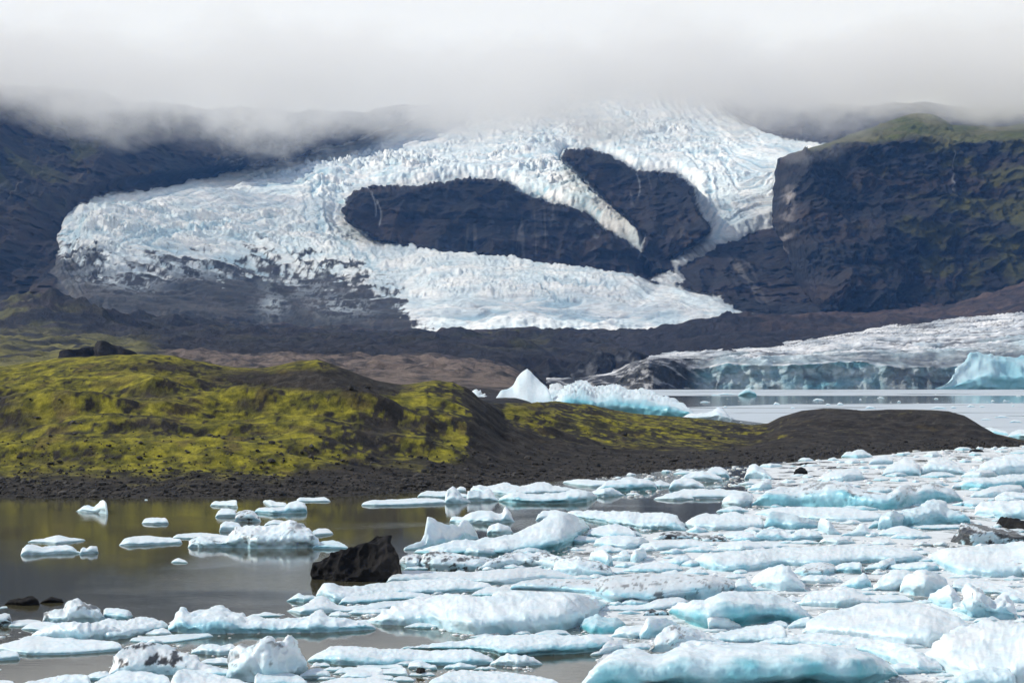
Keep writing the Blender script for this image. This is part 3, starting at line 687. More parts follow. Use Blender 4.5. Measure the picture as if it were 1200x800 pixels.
def stones():
    r = np.random.RandomState(21)
    named = [(194, 578, 6, "dark boulder at the water's edge under the left end of the mossy hill"), (505, 548, 7, "largest grey boulder on the beach below the dark spur"), (700, 547, 7, "grey boulder on the beach above the right end of the pond ice"),
             (374, 426, 4, "boulder standing on the mossy crest left of its summit knoll"), (470, 449, 5, "boulder on the dark crest right of the knoll"), (431, 461, 5, "squat stone on the bare slope under the crest"), (411, 483, 6, "black stone on the moss at the left end of the dark ridge"),
             (732, 512, 6, "stone on the moss patch of the low right hill"), (830, 513, 5, "stone between the moss patch and gravel hump"), (412, 551, 5, "stone on the gravel halfway between pond and moss"), (120, 574, 4, "small stone near the waterline, far left of the beach")]
    for i, (px, py, w, lab) in enumerate(named):
        D = D_at(px, py); s = w * D / F * 0.62
        o = add("boulder", STONES[i % 8], M_STONE, label=lab, cat="boulder", group="boulders on the gravel shore", loc=((px - 600) * D / F, D, hill_z(px, D) + s * 0.35))
        o.scale = (s * 1.2, s, s * 0.85); o.rotation_euler = (0, 0, r.uniform(0, 6))
    for i in range(46):
        px = r.uniform(0, 1190); ys = line(YSHORE, px); yc = line(CREST, px)
        py = ys - 3 - (ys - yc) * abs(r.normal(0, 0.3))
        if py < yc + 3: py = ys - 8
        D = D_at(px, py); s = r.uniform(1.2, 2.4) * D / F * 0.6
        o = add("boulder", STONES[i % 8], M_STONE, label="small dark stone lying on the gravel and moss slope", cat="boulder", group="small stones on the slope", loc=((px - 600) * D / F, D, hill_z(px, D) + s * 0.3))
        o.scale = (s * r.uniform(1, 1.4), s, s * r.uniform(.6, .9)); o.rotation_euler = (0, 0, r.uniform(0, 6))
stones()

# ------------------------------------------------------------------ floating ice
TILE = {'R': (0, 560, 3.0), '1': (0, 680, 4.0), '2': (300, 680, 4.0), '3': (600, 680, 4.0), '4': (900, 680, 4.0), '5': (400, 560, 4.0), '6': (650, 560, 4.0),
        '7': (900, 560, 4.0), '8': (700, 500, 2.4), 'A': (540, 420, 3.75), 'B': (820, 340, 3.158), 'P': (0, 0, 1.0)}
TRACED = []
def conv(tile, pts):
    ox, oy, k = TILE[tile]
    return [(ox + x / k, oy + y / k) for x, y in pts]
def pts_of(s):
    v = [float(a) for a in s.replace(',', ' ').split()]
    return list(zip(v[::2], v[1::2]))
_seed = [0]
def berg(tile, top, base, label=None, v=0.45, blue=0.35, dirt=0.0, cut=0.35, rough=1.0, rib=0.0, name="ice_floe", cat="ice floe", group=None, grey=0.0, lip=0.75, mat=None,
         black=False, res=1.5, rows=34, teal=0.0, trace=True, back=0.5, tint=0.0, face=False):
    _seed[0] += 1; sd_ = _seed[0] * 3.37
    top = conv(tile, pts_of(top)) if isinstance(top, str) else top
    base = conv(tile, pts_of(base)) if isinstance(base, str) else base
    x0, x1 = top[0][0], top[-1][0]
    wpx = x1 - x0
    n = int(np.clip(wpx / res, 12, 230))
    px = np.linspace(x0, x1, n)
    yt = line(top, px); yb = line(base, px)
    yb = np.maximum(yb, HY + 4); yt = np.minimum(yt, yb - 0.4)
    if trace: TRACED.append((x0, x1, px, yt, yb))
    # a little unevenness in the outlines
    def smooth_(a_, k_):
        k_ = int(k_)
        if k_ < 1: return a_
        w_ = np.hanning(2 * k_ + 3)[1:-1]; w_ /= w_.sum()
        return np.convolve(np.pad(a_, k_, mode='edge'), w_, 'valid')
    yb = smooth_(yb, min(n * 0.05, 9)); yt = np.minimum(smooth_(yt, min(n * 0.012, 2.2)), yb - 0.4)
    hp = (yb - yt); mh = hp.max()
    yt = yt + 0.05 * mh * fbm(px / max(mh * 0.5, 3), sd_, 0, 3) * rough
    D0 = F * HC / (yb - HY)
    zv = (yb - yt) * D0 / F
    zc0 = v * zv
    Dc = (HC - zc0) * F / np.maximum(yt - HY, 3.0) if (yt.min() > HY + 3) else D0 + zv * 1.2
    u = np.linspace(-1, 1, n)
    tap = np.sqrt(np.clip(1 - np.abs(u) ** 3.2, 0, 1)) * 0.95 + 0.05
    endh = np.clip(1 - np.abs(u) ** 14, 0, 1) ** 0.5 * 0.85 + 0.15
    Lc = np.maximum((Dc - D0) * tap, 0.15 * zv + 0.02)
    Dc = D0 + Lc
    zc = np.maximum(HC - (yt - HY) * Dc / F, 0.02) * endh
    zmx = float(zc.max())
    bk = np.maximum(0.7 * zc, back * Lc) * tap + 0.1
    h = zc * np.clip(lip + 0.25 * fbm(px / max(mh, 4), sd_ + 5, 0, 2), 0.3, 1.0)
    c1 = cut * h * np.clip(1 + 1.5 * fbm(px / max(mh, 4), sd_ + 9, 0, 2), 0.1, 2)
    st = [(c1 * 1.0 + 0, -0.5 + 0 * h), (c1, -0.05 + 0 * h), (c1 * 0.95, 0.14 * h), (c1 * 0.45, 0.36 * h), (0.0 * h, 0.58 * h), (0.02 * Lc, 0.84 * h), (0.16 * Lc, h),
          (0.55 * Lc, h + (zc - h) * 0.62), (0.82 * Lc, h + (zc - h) * 0.9), (Lc, zc), (Lc + 0.3 * bk, zc * 0.86), (Lc + 0.8 * bk, zc * 0.4), (Lc + bk, -0.1 + 0 * h), (Lc + bk * 0.9, -0.5 + 0 * h)]
    d = np.array([a for a, b in st]); z = np.array([b for a, b in st])
    tpos = np.array([0, .05, .1, .18, .27, .36, .44, .58, .69, .78, .84, .90, .96, 1.0])
    tt = np.linspace(0, 1, rows)
    dd = np.stack([np.interp(tt, tpos, d[:, i]) for i in range(n)], 1)
    zz = np.stack([np.interp(tt, tpos, z[:, i]) for i in range(n)], 1)
    for _ in range(1):
        dd[1:-1] = (dd[:-2] + 2 * dd[1:-1] + dd[2:]) / 4; zz[1:-1] = (zz[:-2] + 2 * zz[1:-1] + zz[2:]) / 4
    Y = D0[None] + dd; X = (px[None] - 600) * D0[None] / F + (px[None] - 600) / F * dd * 1.0
    Z = zz.copy()
    # close both ends under water
    X = np.concatenate([X[:, :1], X, X[:, -1:]], 1); Y = np.concatenate([np.full((rows, 1), (D0[0] + Dc[0]) / 2), Y, np.full((rows, 1), (D0[-1] + Dc[-1]) / 2)], 1)
    Z = np.concatenate([np.full((rows, 1), -0.4), Z, np.full((rows, 1), -0.4)], 1)
    T = np.broadcast_to(tt[:, None], X.shape)
    sc_ = max(zmx, 0.12)
    P = np.stack([X, Y, Z], -1)
    du = np.gradient(P, axis=1); dv = np.gradient(P, axis=0)
    N = np.cross(du, dv); N /= np.linalg.norm(N, axis=-1, keepdims=True) + 1e-9
    amp = sc_ * rough
    L1 = max(sc_ * 1.5, 0.5)
    lo = fbm(X / L1 + sd_, Y / L1, Z / L1, 3)
    mid = ridge(X / (L1 * 0.55) + sd_, Y / (L1 * 0.8), Z / (L1 * 0.5) + 3, 2)
    fi = fbm(X / 0.35 + sd_, Y / 0.45, Z / 0.3, 3)
    m2 = ridge(X / max(L1 * 0.22, 0.3) + sd_, Y / max(L1 * 0.3, 0.4), Z / max(L1 * 0.2, 0.25), 2)
    disp = amp * (0.22 * lo + 0.19 * (mid - 0.5) + 0.095 * (m2 - 0.5)) + min(0.05, sc_ * 0.07) * fi * rough
    if rib: disp = disp + rib * sc_ * 0.16 * (ridge((X + Z * 0.8 + 0.25 * Y) / (0.5 * L1) + sd_, Y / 9, Z / 5, 2) - 0.5)
    disp = disp * ss(-0.35, 0.1, Z) * ss(0, 0.05, T)
    P = P + N * disp[..., None] * np.array([0.8, 0.8, 0.55])
    # ice colours; the blue of the faces also has their shade painted in
    nn = fbm(P[..., 0] / (L1 * 0.8) + sd_, P[..., 1] / (L1 * 0.8), P[..., 2] / (L1 * 0.6), 3)
    if black:
        c = mixc((0.008, 0.008, 0.009), (0.028, 0.026, 0.026), ss(-0.1, 0.5, nn))
    else:
        c = mixc((0.66, 0.79, 0.86), (0.81, 0.86, 0.89), ss(-0.35, 0.3, nn))
        c = mixc(c, (0.55, 0.57, 0.60), np.clip(grey * (0.75 + nn), 0, 1))
        c = mixc(c, (0.36, 0.62, 0.71), np.clip(tint * (0.8 + 0.9 * nn), 0, 1))
        under = ss(0.50, 0.26, T)                                   # broken face below the lip: blue ice plus painted-in shade
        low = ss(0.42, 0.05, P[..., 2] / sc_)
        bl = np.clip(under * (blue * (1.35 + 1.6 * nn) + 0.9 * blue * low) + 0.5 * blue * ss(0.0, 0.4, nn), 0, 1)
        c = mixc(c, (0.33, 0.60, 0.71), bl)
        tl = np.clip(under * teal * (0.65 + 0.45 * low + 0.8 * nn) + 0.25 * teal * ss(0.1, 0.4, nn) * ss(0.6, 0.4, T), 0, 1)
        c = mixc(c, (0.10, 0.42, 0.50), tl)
        wl = ss(0.10, 0.0, P[..., 2]) * 0.45
        c = mixc(c, (0.45, 0.60, 0.64), wl)
        if dirt:
            dn = fbm(P[..., 0] / (L1 * 0.5) + sd_ * 2, P[..., 1] / (L1 * 1.1), P[..., 2] / (L1 * 0.4), 5, 0.65) + 0.35 * fbm(P[..., 0] / 0.22, P[..., 1] / 0.4, P[..., 2] / 0.2, 2)
            dm = ss(0.42 - 0.60 * dirt, 0.60 - 0.60 * dirt, dn + 0.15 * ss(0.2, 0.4, T))
            c = mixc(c, (0.022, 0.022, 0.025), np.clip(dm * min(1, 0.65 + dirt), 0, 0.97))
    o0 = np.array([P[..., 0].mean(), P[..., 1].mean(), 0.0])
    P = P - o0
    Fg = grid_faces(rows, n + 2); Vf = P.reshape(-1, 3); Cf = c.reshape(-1, 3).astype(np.float32)
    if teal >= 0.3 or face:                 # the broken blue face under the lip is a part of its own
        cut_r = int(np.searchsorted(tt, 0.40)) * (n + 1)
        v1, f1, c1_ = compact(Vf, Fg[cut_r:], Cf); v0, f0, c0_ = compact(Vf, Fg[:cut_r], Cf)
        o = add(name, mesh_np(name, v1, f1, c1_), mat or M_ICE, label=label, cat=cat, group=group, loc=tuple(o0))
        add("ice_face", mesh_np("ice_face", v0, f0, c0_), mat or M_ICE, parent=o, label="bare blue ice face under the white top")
        return o
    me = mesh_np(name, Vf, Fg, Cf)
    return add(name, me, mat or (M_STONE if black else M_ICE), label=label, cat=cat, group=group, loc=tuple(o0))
PG, CG, LG = "floes on the open pond", "ice pieces in the crowded lower left", "packed floes on the right"
# --- far lake
berg('A', "50,130 100,131 140,140 165,160 190,180 210,205", "50,250 210,250", "low white ice ledge left of the pointed iceberg, half behind the dark hill", v=.8, name="iceberg", cat="iceberg", blue=.15)
berg('A', "135,195 160,160 180,138 205,130 230,118 248,92 262,70 278,48 292,35 304,45 320,66 340,85 360,105 372,118 385,132 398,160 410,195", "135,255 410,255", "tall pointed white iceberg peak rising behind the dark hill", v=.96, tint=.12, name="iceberg", cat="iceberg", blue=.25, lip=.25, cut=0, rough=.35)
berg('A', "380,160 395,120 415,112 435,113 452,128 470,160", "380,238 470,238", "small greyish ice hump in the gap behind the pointed iceberg", v=.9, name="iceberg", cat="iceberg", grey=.5)
berg('A', "365,215 395,180 420,165 440,142 480,117 500,108 520,95 548,97 560,108 590,126 612,117 640,120 668,110 700,114 722,132 760,137 800,130 820,133 850,152 900,165 930,178 960,190 1000,212 1035,240", "385,262 700,262 1035,264", "long white and turquoise iceberg with a blue cave behind the hill", v=.9, tint=.2, name="iceberg", cat="iceberg", blue=.5, teal=.55, lip=.75, cut=.3, rough=.9)
berg('A', "965,258 1000,246 1050,240 1080,238 1105,230 1130,216 1145,218 1165,238 1190,262", "965,268 1190,270", "low jagged white ice at the right foot of the long iceberg", v=.85, name="iceberg", cat="iceberg", blue=.2)
berg('B', "140,388 155,375 168,364 185,362 200,372 212,386", "140,391 212,391", "small bright blue bergy piece before the low glacier cliff", v=.95, tint=.7, name="iceberg", cat="iceberg", blue=.9, teal=.4)
berg('B', "868,362 900,350 925,320 950,290 972,262 990,240 1008,225 1025,219 1050,226 1080,225 1120,236 1160,240 1200,228 1260,225 1330,250 1360,300", "868,364 1360,363", "large triangular turquoise iceberg against the calving face", v=.96, name="iceberg", cat="iceberg", tint=.8, blue=.75, teal=.3, lip=.35, cut=0, rough=.9)
berg('B', "1050,508 1075,506 1100,513 1130,520 1146,530", "1050,528 1146,537", "small turquoise piece beside the tip of the gravel spit", v=.7, name="iceberg", cat="iceberg", blue=.8, teal=.35)
berg('B', "1140,532 1165,520 1185,514 1220,520 1270,516 1320,528", "1140,545 1320,552", "pale blue ice behind the tip of the gravel spit, by the frame edge", v=.7, name="iceberg", cat="iceberg", blue=.5)
for i, (x, y, w, h) in enumerate(((20, 414, 40, 5), (95, 432, 14, 6), (285, 422, 26, 9), (345, 436, 18, 6), (440, 407, 44, 8), (475, 424, 22, 6), (520, 423, 26, 9), (595, 404, 9, 4), (670, 399, 28, 5), (738, 413, 14, 6), (632, 436, 40, 10),
                                 (885, 437, 60, 9), (940, 435, 22, 8), (1005, 430, 32, 8), (1045, 431, 22, 5), (1085, 411, 14, 6), (1130, 410, 16, 5), (1160, 428, 10, 5), (875, 401, 16, 4), (1180, 392, 20, 4), (700, 465, 50, 6), (1120, 470, 60, 8), (1060, 478, 40, 6), (1170, 488, 50, 10), (100, 385, 80, 6), (60, 388, 40, 4))):
    berg('B', [(820 + (x - w / 2) / 3.158, 340 + (y) / 3.158), (820 + (x - w / 6) / 3.158, 340 + (y - h) / 3.158), (820 + (x + w / 5) / 3.158, 340 + (y - h * .7) / 3.158), (820 + (x + w / 2) / 3.158, 340 + y / 3.158)],
         [(820 + (x - w / 2) / 3.158, 340.5 + y / 3.158), (820 + (x + w / 2) / 3.158, 340.5 + y / 3.158)], "tiny white ice piece afloat on the still far lake", v=.8, group="scattered pieces on the far lake", name="ice_piece", cat="ice piece", rows=12, res=1.0)
# --- pond
def R(*a, **k): return berg('R', *a, **dict(dict(group=PG, blue=.25), **k))
R("268,113 290,99 305,96 330,98 345,90 352,82 362,77 374,75 378,95 377,112", "268,117 300,120 340,122 378,128", "small ragged floe with an upright right tip, alone at upper left of pond", v=.8)
R("498,152 512,141 540,138 580,139 594,153", "498,160 540,163 594,161", "small flat floe alone in mid pond below the beach", v=.6)
R("98,222 120,215 150,213 180,205 205,200 240,208 270,211 300,214", "98,225 160,227 200,233 300,219", "thin low floe just behind the boat-shaped one at far left", v=.5)
R("73,265 80,245 92,233 112,230 130,235 150,241 175,237 205,237 235,233 255,240 272,255 285,258", "73,271 150,270 200,266 285,264", "boat-shaped white floe at far left of the pond", v=.65)
R("280,250 292,243 305,247 318,237 335,237 352,242 346,262", "280,268 346,264", "small knobbly floe touching the boat-shaped one", v=.8)
R("418,232 435,215 450,207 480,204 520,202 560,207 600,209 640,212", "418,236 460,238 520,236 640,229", "long white tongue-like floe at left end of the big pond floe", v=.5)
R("606,205 620,197 650,194 700,192 740,194 780,199 810,203", "606,212 810,216", "thin flat ledge joining the tongue to the big pond floe", v=.4)
R("663,235 668,218 680,206 710,205 740,208 770,208 795,200 812,186 830,172 850,166 872,163 900,170 925,172 950,171 975,170 992,163 1003,150 1020,142 1040,152 1058,163 1080,170 1100,180 1110,196 1118,222 1122,240", "663,244 720,246 850,246 900,250 1050,249 1122,246", "largest rounded white floe heaped up in the middle of the pond", v=.75, dirt=.05, rough=1.2)
R("1098,240 1115,228 1135,221 1170,217 1200,226 1225,240", "1098,248 1225,250", "pale blue low lobe at the right of the big pond floe", v=.6, tint=.3, blue=.7)
R("740,90 752,81 780,80 800,80 825,76 838,74 836,95", "740,97 790,101 836,104", "small flat-topped floe at the back left of the pond cluster", v=.6)
R("758,128 768,115 780,106 805,105 822,112 834,124", "758,137 834,137", "little round floe between flat-topped floe and the big one", v=.7)
R("823,145 828,125 845,115 870,110 890,114 905,128 918,145", "823,152 918,152", "dirty grey round chunk in the pond cluster", v=.8, dirt=.35, grey=.5)
R("772,178 775,162 790,151 815,150 838,158 855,175", "772,188 855,188", "white block directly behind the left shoulder of the big pond floe", v=.8)
R("924,78 950,76 975,84 1000,84 1013,94", "924,84 950,102 1013,103", "anvil-shaped thin floe near the back of the cluster", v=.5)
R("897,106 910,101 960,102 1000,99 1015,86 1045,79 1068,83 1080,96 1080,112", "897,122 960,128 1080,121", "teal-sided floe with a raised middle at the back of the cluster", v=.7, blue=.7, teal=.15)
R("1040,76 1055,67 1100,69 1140,66 1162,76", "1040,83 1162,83", "thin flat floe farthest right of the pond cluster", v=.5)
R("928,163 942,152 965,145 985,146 1002,152 1012,163", "928,169 1012,169", "low pale mound tucked behind the big pond floe", v=.7, grey=.3)
R("1095,186 1120,177 1150,176 1172,190", "1095,205 1172,197", "thin right shelf behind the big pond floe", v=.5)
R("602,293 615,283 628,280 645,286 659,292", "602,297 659,298", "tiny lone ice bit in front of the big pond floe", v=.6)
R("508,75 514,73 520,76", "508,78 520,78", "tiny speck of ice near the far pond shore", v=.6, rows=12)
R("0,452 10,450 26,449", "0,458 26,455", "sliver of ice at the left frame edge beside the black pieces", v=.5, rows=12)
# black floating lumps and the big rock
berg('1', "22,104 35,95 60,86 85,83 105,84 125,76 150,72 165,78 178,88 184,102", "22,112 100,118 184,114", "low black rock lump in the water, left and larger of the pair", v=.85, black=True, name="rock", cat="rock", group=None, rough=1.2)
berg('1', "188,102 205,90 220,82 240,75 262,80 285,85 304,84 296,98", "188,106 296,103", "low black rock lump in the water, right and smaller of the pair", v=.85, black=True, name="rock", cat="rock", rough=1.2)
berg('P', "365,668 371,659 378,653 388,648 400,643 412,638 424,632 434,627 442,624 449,627 456,629 460,633 461,641 466,646 467,655 471,661 474,671", "365,678 400,681 474,681", "big angular black boulder standing in the pond", v=.93, black=True, name="boulder", cat="boulder", rough=1.5, lip=.3, cut=0, back=1.2, rows=70, res=0.8)
# --- lower left
def a(t, *x, **k): return berg(t, *x, **dict(dict(group=CG, blue=.3), **k))
a('1', "198,178 212,155 232,144 262,140 300,136 312,112 330,96 358,87 372,90 385,100 410,104 440,112 470,122 486,138 500,165", "198,192 260,200 340,205 420,198 500,188", "craggy grey-white lump nearest the pond's lower left shore", v=.8, dirt=.12, grey=.4, rough=1.5)
a('1', "484,130 520,127 550,128 580,136 605,140 622,158", "484,178 560,185 600,186 622,166", "smooth pale blue block attached right of the craggy lump", v=.7, blue=.7)
a('1', "100,222 125,206 150,196 185,191 225,193 265,200 300,205 335,212 348,222", "100,228 220,240 345,243", "low smooth tongue of ice in front of the craggy lump", v=.4)
a('1', "338,228 355,212 395,203 440,196 480,188 520,181 560,188 595,191 620,178 645,171 680,169 712,174 740,184 765,189 788,204", "338,240 400,262 455,275 540,279 600,270 645,252 700,246 765,232 788,212", "lumpy white floe with rounded front lobes, lower left", v=.5, rough=1.5)
a('1', "-30,160 0,155 28,151 45,158 52,175 62,192", "-30,216 62,212", "grey silty lump at the left frame edge", v=.8, dirt=.3, grey=.8)
a('1', "40,205 60,190 90,186 130,182 165,183 195,186", "40,216 100,218 195,196", "flat grey-white ice beside the silty lump at left edge", v=.4, grey=.3)
a('1', "-30,302 20,292 60,286 90,278 112,266 150,262 200,265 260,272 330,270 380,280 430,276 480,282 530,280 575,290", "-30,322 60,340 130,350 300,348 430,340 575,328", "long flat floe across the lower left with a mirror image below", v=.35)
a('1', "-30,335 20,326 50,326 78,330 92,345", "-30,378 92,368", "flat block at the left frame edge in front of the long floe", v=.6)
LF = a('1', "788,200 800,180 812,160 822,138 835,118 848,115 862,120 878,135 888,147 910,140 930,136 960,137 985,130 1005,121 1030,120 1060,127 1085,140 1110,150 1150,165 1200,168 1260,172 1320,176 1400,175 1440,170 1462,155 1480,138 1498,128 1515,140 1540,165 1580,172 1640,177 1700,181 1760,198", "788,236 850,250 960,252 1200,248 1440,246 1600,240 1760,228",
  "long ice floe with two peaks left and a dirt-marked peak at right", v=.6, blue=.6, teal=.12, rough=1.2)
DP = a('P', "364,733 370,728 377,725 384,727 390,731 394,735", "364,736 394,737", "small dark dirt patch on the two-peaked long floe", v=.9, black=True, name="dirt_patch", cat=None, group=None, rows=16)
mw_ = DP.matrix_basis.translation.copy(); DP.parent = LF; DP.location = mw_ - LF.matrix_basis.translation
del DP['label']
a('1', "508,430 520,405 532,378 555,335 590,312 625,299 665,294 705,292 745,295 785,302 820,316 855,332 890,345 915,352 932,378 960,392 1010,402 1090,404", "508,444 600,448 800,442 960,446 1090,440", "dome of white ice with black silt on its crown, bottom left", v=.8, dirt=.30, grey=.35, lip=.5, cut=.1, rough=.9)
a('1', "938,378 975,366 1010,364 1040,357 1072,366 1100,366 1104,385", "938,395 1104,396", "low crumbly ice ridge between dome and curled block", v=.6)
a('1', "1085,420 1092,378 1102,342 1112,312 1122,300 1150,299 1180,297 1205,298 1225,296 1252,282 1265,284 1285,292 1310,288 1335,284 1343,265 1352,254 1370,253 1380,262 1386,280 1398,300 1418,325 1440,348 1448,372 1445,398", "1085,462 1160,476 1260,480 1340,462 1400,438 1445,416", "curled jagged ice block with a ribbed hollow face, bottom left", v=.92, rib=1.4, lip=.6, rough=1.3, dirt=.06, cut=.1)
a('1', "430,478 470,458 520,440 550,424 580,418 630,428 680,424 740,436 790,446 802,462", "430,505 802,505", "smooth low slab before the silt-crowned dome", v=.5, blue=.4)
a('1', "798,460 815,435 842,415 870,414 905,422 960,432 1010,440 1060,455 1150,470 1190,485", "798,520 1190,520", "white hump on the bottom edge under the curled block", v=.5)
a('1', "93,478 150,468 200,461 250,452 300,441 350,438 420,438 427,470", "93,505 427,505", "pale flat-topped slab at the bottom edge, far left", v=.6, blue=.6)
a('1', "-30,470 20,466 60,470 72,484", "-30,505 72,505", "corner slab at the very bottom left", v=.5)
a('1', "608,268 660,262 740,262 800,256 860,252 920,250 975,244 1002,252", "608,285 700,293 800,292 1002,264", "thin wet ice sheet in front of the two-peaked long floe", v=.3, blue=.5)
a('2', "143,136 175,126 205,119 238,104 262,86 285,71 308,69 330,80 350,95 385,112 430,120 500,115 560,104 620,96 680,94 720,86 770,76 850,66 950,60", "143,140 215,162 300,156 380,148 560,144 650,126 850,100 950,88", "low floe with a pointed hump, behind the two-peaked long floe", v=.5)
a('2', "284,35 295,15 310,0 335,2 365,10 400,22 440,27 500,24 560,14 640,5 720,0 800,-6 880,-10 960,-8 1020,2 1080,12 1120,25", "284,70 320,95 375,106 440,100 560,85 700,72 900,60 1120,44", "broad smooth white floe directly below the black boulder", v=.45, blue=.45)
a('2', "388,102 405,80 430,71 470,68 520,66 560,56 600,50 660,52 720,50 780,58 830,62", "388,111 440,113 540,108 640,98 830,84", "low floe with a hollow grey-blue front, left of the big white dome", v=.55, blue=.7, teal=.1, cut=.6)
a('2', "498,182 540,168 575,152 600,138 640,122 700,101 760,88 810,84 850,72 890,62 930,57 985,57 1020,66 1060,76 1100,72 1150,56 1200,45 1250,42 1300,52 1350,60 1420,55 1480,55 1520,64 1560,78 1605,86 1650,94", "498,192 570,207 700,210 800,212 900,238 1000,258 1200,252 1320,246 1450,238 1530,205 1590,160 1650,104",
  "big smooth white dome of ice with a pointed right end", v=.62, rib=1.2, blue=.3, lip=.7, cut=.15, rough=.7)
a('3', "315,208 340,180 372,164 400,150 425,168 460,170 490,172 520,184 540,200", "315,222 370,250 430,252 480,246 540,210", "clear deep-blue wedge under the pointed end of the white dome", v=.6, tint=.9, blue=.9, teal=.9, cut=.1)
a('2', "243,352 270,342 300,330 345,312 390,306 450,306 520,312 580,320 650,320 720,320 800,328 870,326 930,322 1000,322 1040,330 1080,345 1110,362 1126,380", "243,378 330,388 400,398 520,400 640,398 760,390 850,398 950,400 1060,396 1126,390", "long low rounded floe with a blue waterline, bottom centre", v=.5, blue=.6, teal=.2)
a('2', "680,312 760,302 850,292 920,286 980,276 1050,262 1120,260 1200,256 1260,250 1330,251 1400,251 1470,254 1520,254 1570,246 1620,248 1680,258 1690,285", "680,318 840,322 1000,326 1100,338 1150,362 1240,362 1300,356 1400,350 1500,345 1600,335 1690,318", "wide shelf with scooped teal hollows below the big white dome", v=.55, blue=.8, teal=.35, cut=.8)
a('2', "714,398 722,382 745,372 770,371 795,380 815,390 850,396", "714,410 760,418 850,418", "small ice cap carrying a dark stone, bottom centre", v=.7)
a('2', "747,420 755,408 775,404 792,408 797,422", "747,440 770,447 797,440", "dark stone frozen into the small ice cap, bottom centre", v=.9, black=True, name="rock", cat="rock", rows=18)
a('2', "198,446 222,428 245,415 275,406 310,410 335,422 352,438", "198,458 352,458", "round white hummock among plates right of the curled block", v=.7)
a('2', "-10,432 30,422 70,419 110,421 150,430 195,440 240,462", "-10,505 240,505", "smooth teal-edged slab on the bottom edge below the curled block", v=.5, blue=.6, teal=.2)
a('2', "360,430 400,412 440,404 500,406 560,404 600,410", "360,438 600,440", "thin ice plate, upper left of the plate cluster", v=.5)
a('2', "470,398 520,394 600,396 660,391 692,396", "470,412 692,414", "thin ice plate behind the plate cluster", v=.5)
a('2', "495,462 530,448 560,438 600,442 640,444 650,456", "495,470 650,470", "domed plate at the front of the plate cluster", v=.5)
a('2', "565,420 610,412 660,408 700,404 718,420 712,436", "565,440 712,448", "white plate at the right of the plate cluster", v=.55)
a('2', "415,432 450,424 500,420 540,430", "415,446 540,450", "small plate in the centre of the plate cluster", v=.5)
a('2', "640,455 680,446 720,450 745,464", "640,472 745,472", "small low lump in front of the plate cluster", v=.5)
a('2', "262,392 280,380 300,388 320,382 350,392", "262,402 350,404", "tiny brittle pieces beside the long rounded floe", v=.6)
a('2', "800,470 850,448 890,430 935,420 980,418 1030,424 1100,424 1180,432 1240,438 1310,446 1380,458 1425,474", "800,505 1425,505", "flat slab with a blue melt hole at the bottom edge", v=.45, blue=.4)
a('2', "280,480 340,465 400,455 480,457 560,458 620,466 680,478", "280,510 680,510", "low white slab at the bottom edge under the plate cluster", v=.4)
a('3', "365,340 380,330 410,330 430,300 455,282 500,276 540,284 565,300", "365,350 400,352 440,342 565,312", "thin brownish-white curled flake by the teal front block", v=.7, grey=.4)
a('3', "-15,372 10,366 38,370", "-15,376 38,376", "tiny flat bit under the scooped shelf", v=.6, rows=12)
# --- middle
def m(t, *x, **k): return berg(t, *x, **dict(dict(group=LG, blue=.32), **k))
m('5', "94,116 120,106 150,101 190,103 230,100 280,98 330,94 400,93 450,94 490,98", "94,128 160,131 230,130 300,129 400,124 490,120", "long flat floe at the left end of the ice by the beach", v=.5)
m('5', "358,74 378,66 402,58 440,62 490,60 515,66 560,70 600,75", "358,88 480,92 600,92", "flat ice behind the upright fins near the beach", v=.5)
m('5', "487,114 490,88 494,64 505,50 513,40 521,32 531,40 540,55 550,62 558,80 575,92 592,98 608,108", "487,120 550,120 608,114", "taller jagged upright ice fin near the beach", v=.9, blue=.4, lip=.4)
m('5', "584,105 588,80 596,60 612,56 632,58 645,55 655,62 668,58 678,50 690,44 700,50 712,66 722,84 732,95 738,105", "584,110 738,108", "shark-fin shaped ice point right of the taller fin", v=.9, blue=.3, lip=.45)
m('5', "538,50 556,38 572,38 582,46 586,58", "538,66 586,66", "small block behind the taller fin", v=.8)
m('5', "603,46 620,34 650,30 668,38 700,36 730,28 758,20 790,28 830,36 870,34 905,22 940,18 972,24 990,36 1040,42 1105,48", "603,66 700,76 800,84 900,80 1000,74 1105,66", "rough flat ice field against the black beach", v=.5, rough=1.6)
m('5', "738,92 765,78 800,68 830,64 868,72 900,74 935,72 960,70 1000,70 1050,64 1075,54 1110,48 1150,56 1178,64 1198,76", "738,108 800,118 900,122 1000,121 1100,119 1160,112 1198,92", "flat floe with a teal overhanging right end in the pond corner", v=.7, blue=.6, teal=.35, cut=.6)
m('6', "40,14 80,9 110,4 150,6 200,9 250,12", "40,22 120,38 180,42 250,40", "thin floe against the beach beside the teal-faced one", v=.5)
m('6', "188,58 205,45 225,30 240,18 270,8 300,4 340,3 370,-2 400,0 440,4 462,12 478,26 480,48", "188,62 250,62 330,63 420,58 480,53", "wedge-shaped floe with a bright teal face by the dark pond corner", v=.75, blue=.7, teal=.5, cut=.4)
m('5', "508,188 535,178 565,178 590,170 612,158 640,154 672,150 700,151 722,160 745,165 760,158 768,130 778,138 790,160 800,175 812,195", "508,206 600,214 700,218 812,204", "floe with a thin spike near its right end", v=.7)
m('5', "682,244 692,228 705,214 730,207 755,212 780,222 796,236 806,250", "682,264 740,268 806,258", "rounded white lump below the spiked floe", v=.8)
m('5', "293,325 315,312 340,305 365,295 385,280 396,262 401,238 397,205 396,180 408,176 425,180 450,190 478,203 500,214 520,214 540,226 556,222 562,205 575,190 592,198 606,214 620,235 634,255 638,276", "293,336 360,334 430,326 520,310 600,290 638,282", "sail-like ice fin with a tall left horn beside the black boulder", v=.9, blue=.45, lip=.4, cut=0, rough=.8)
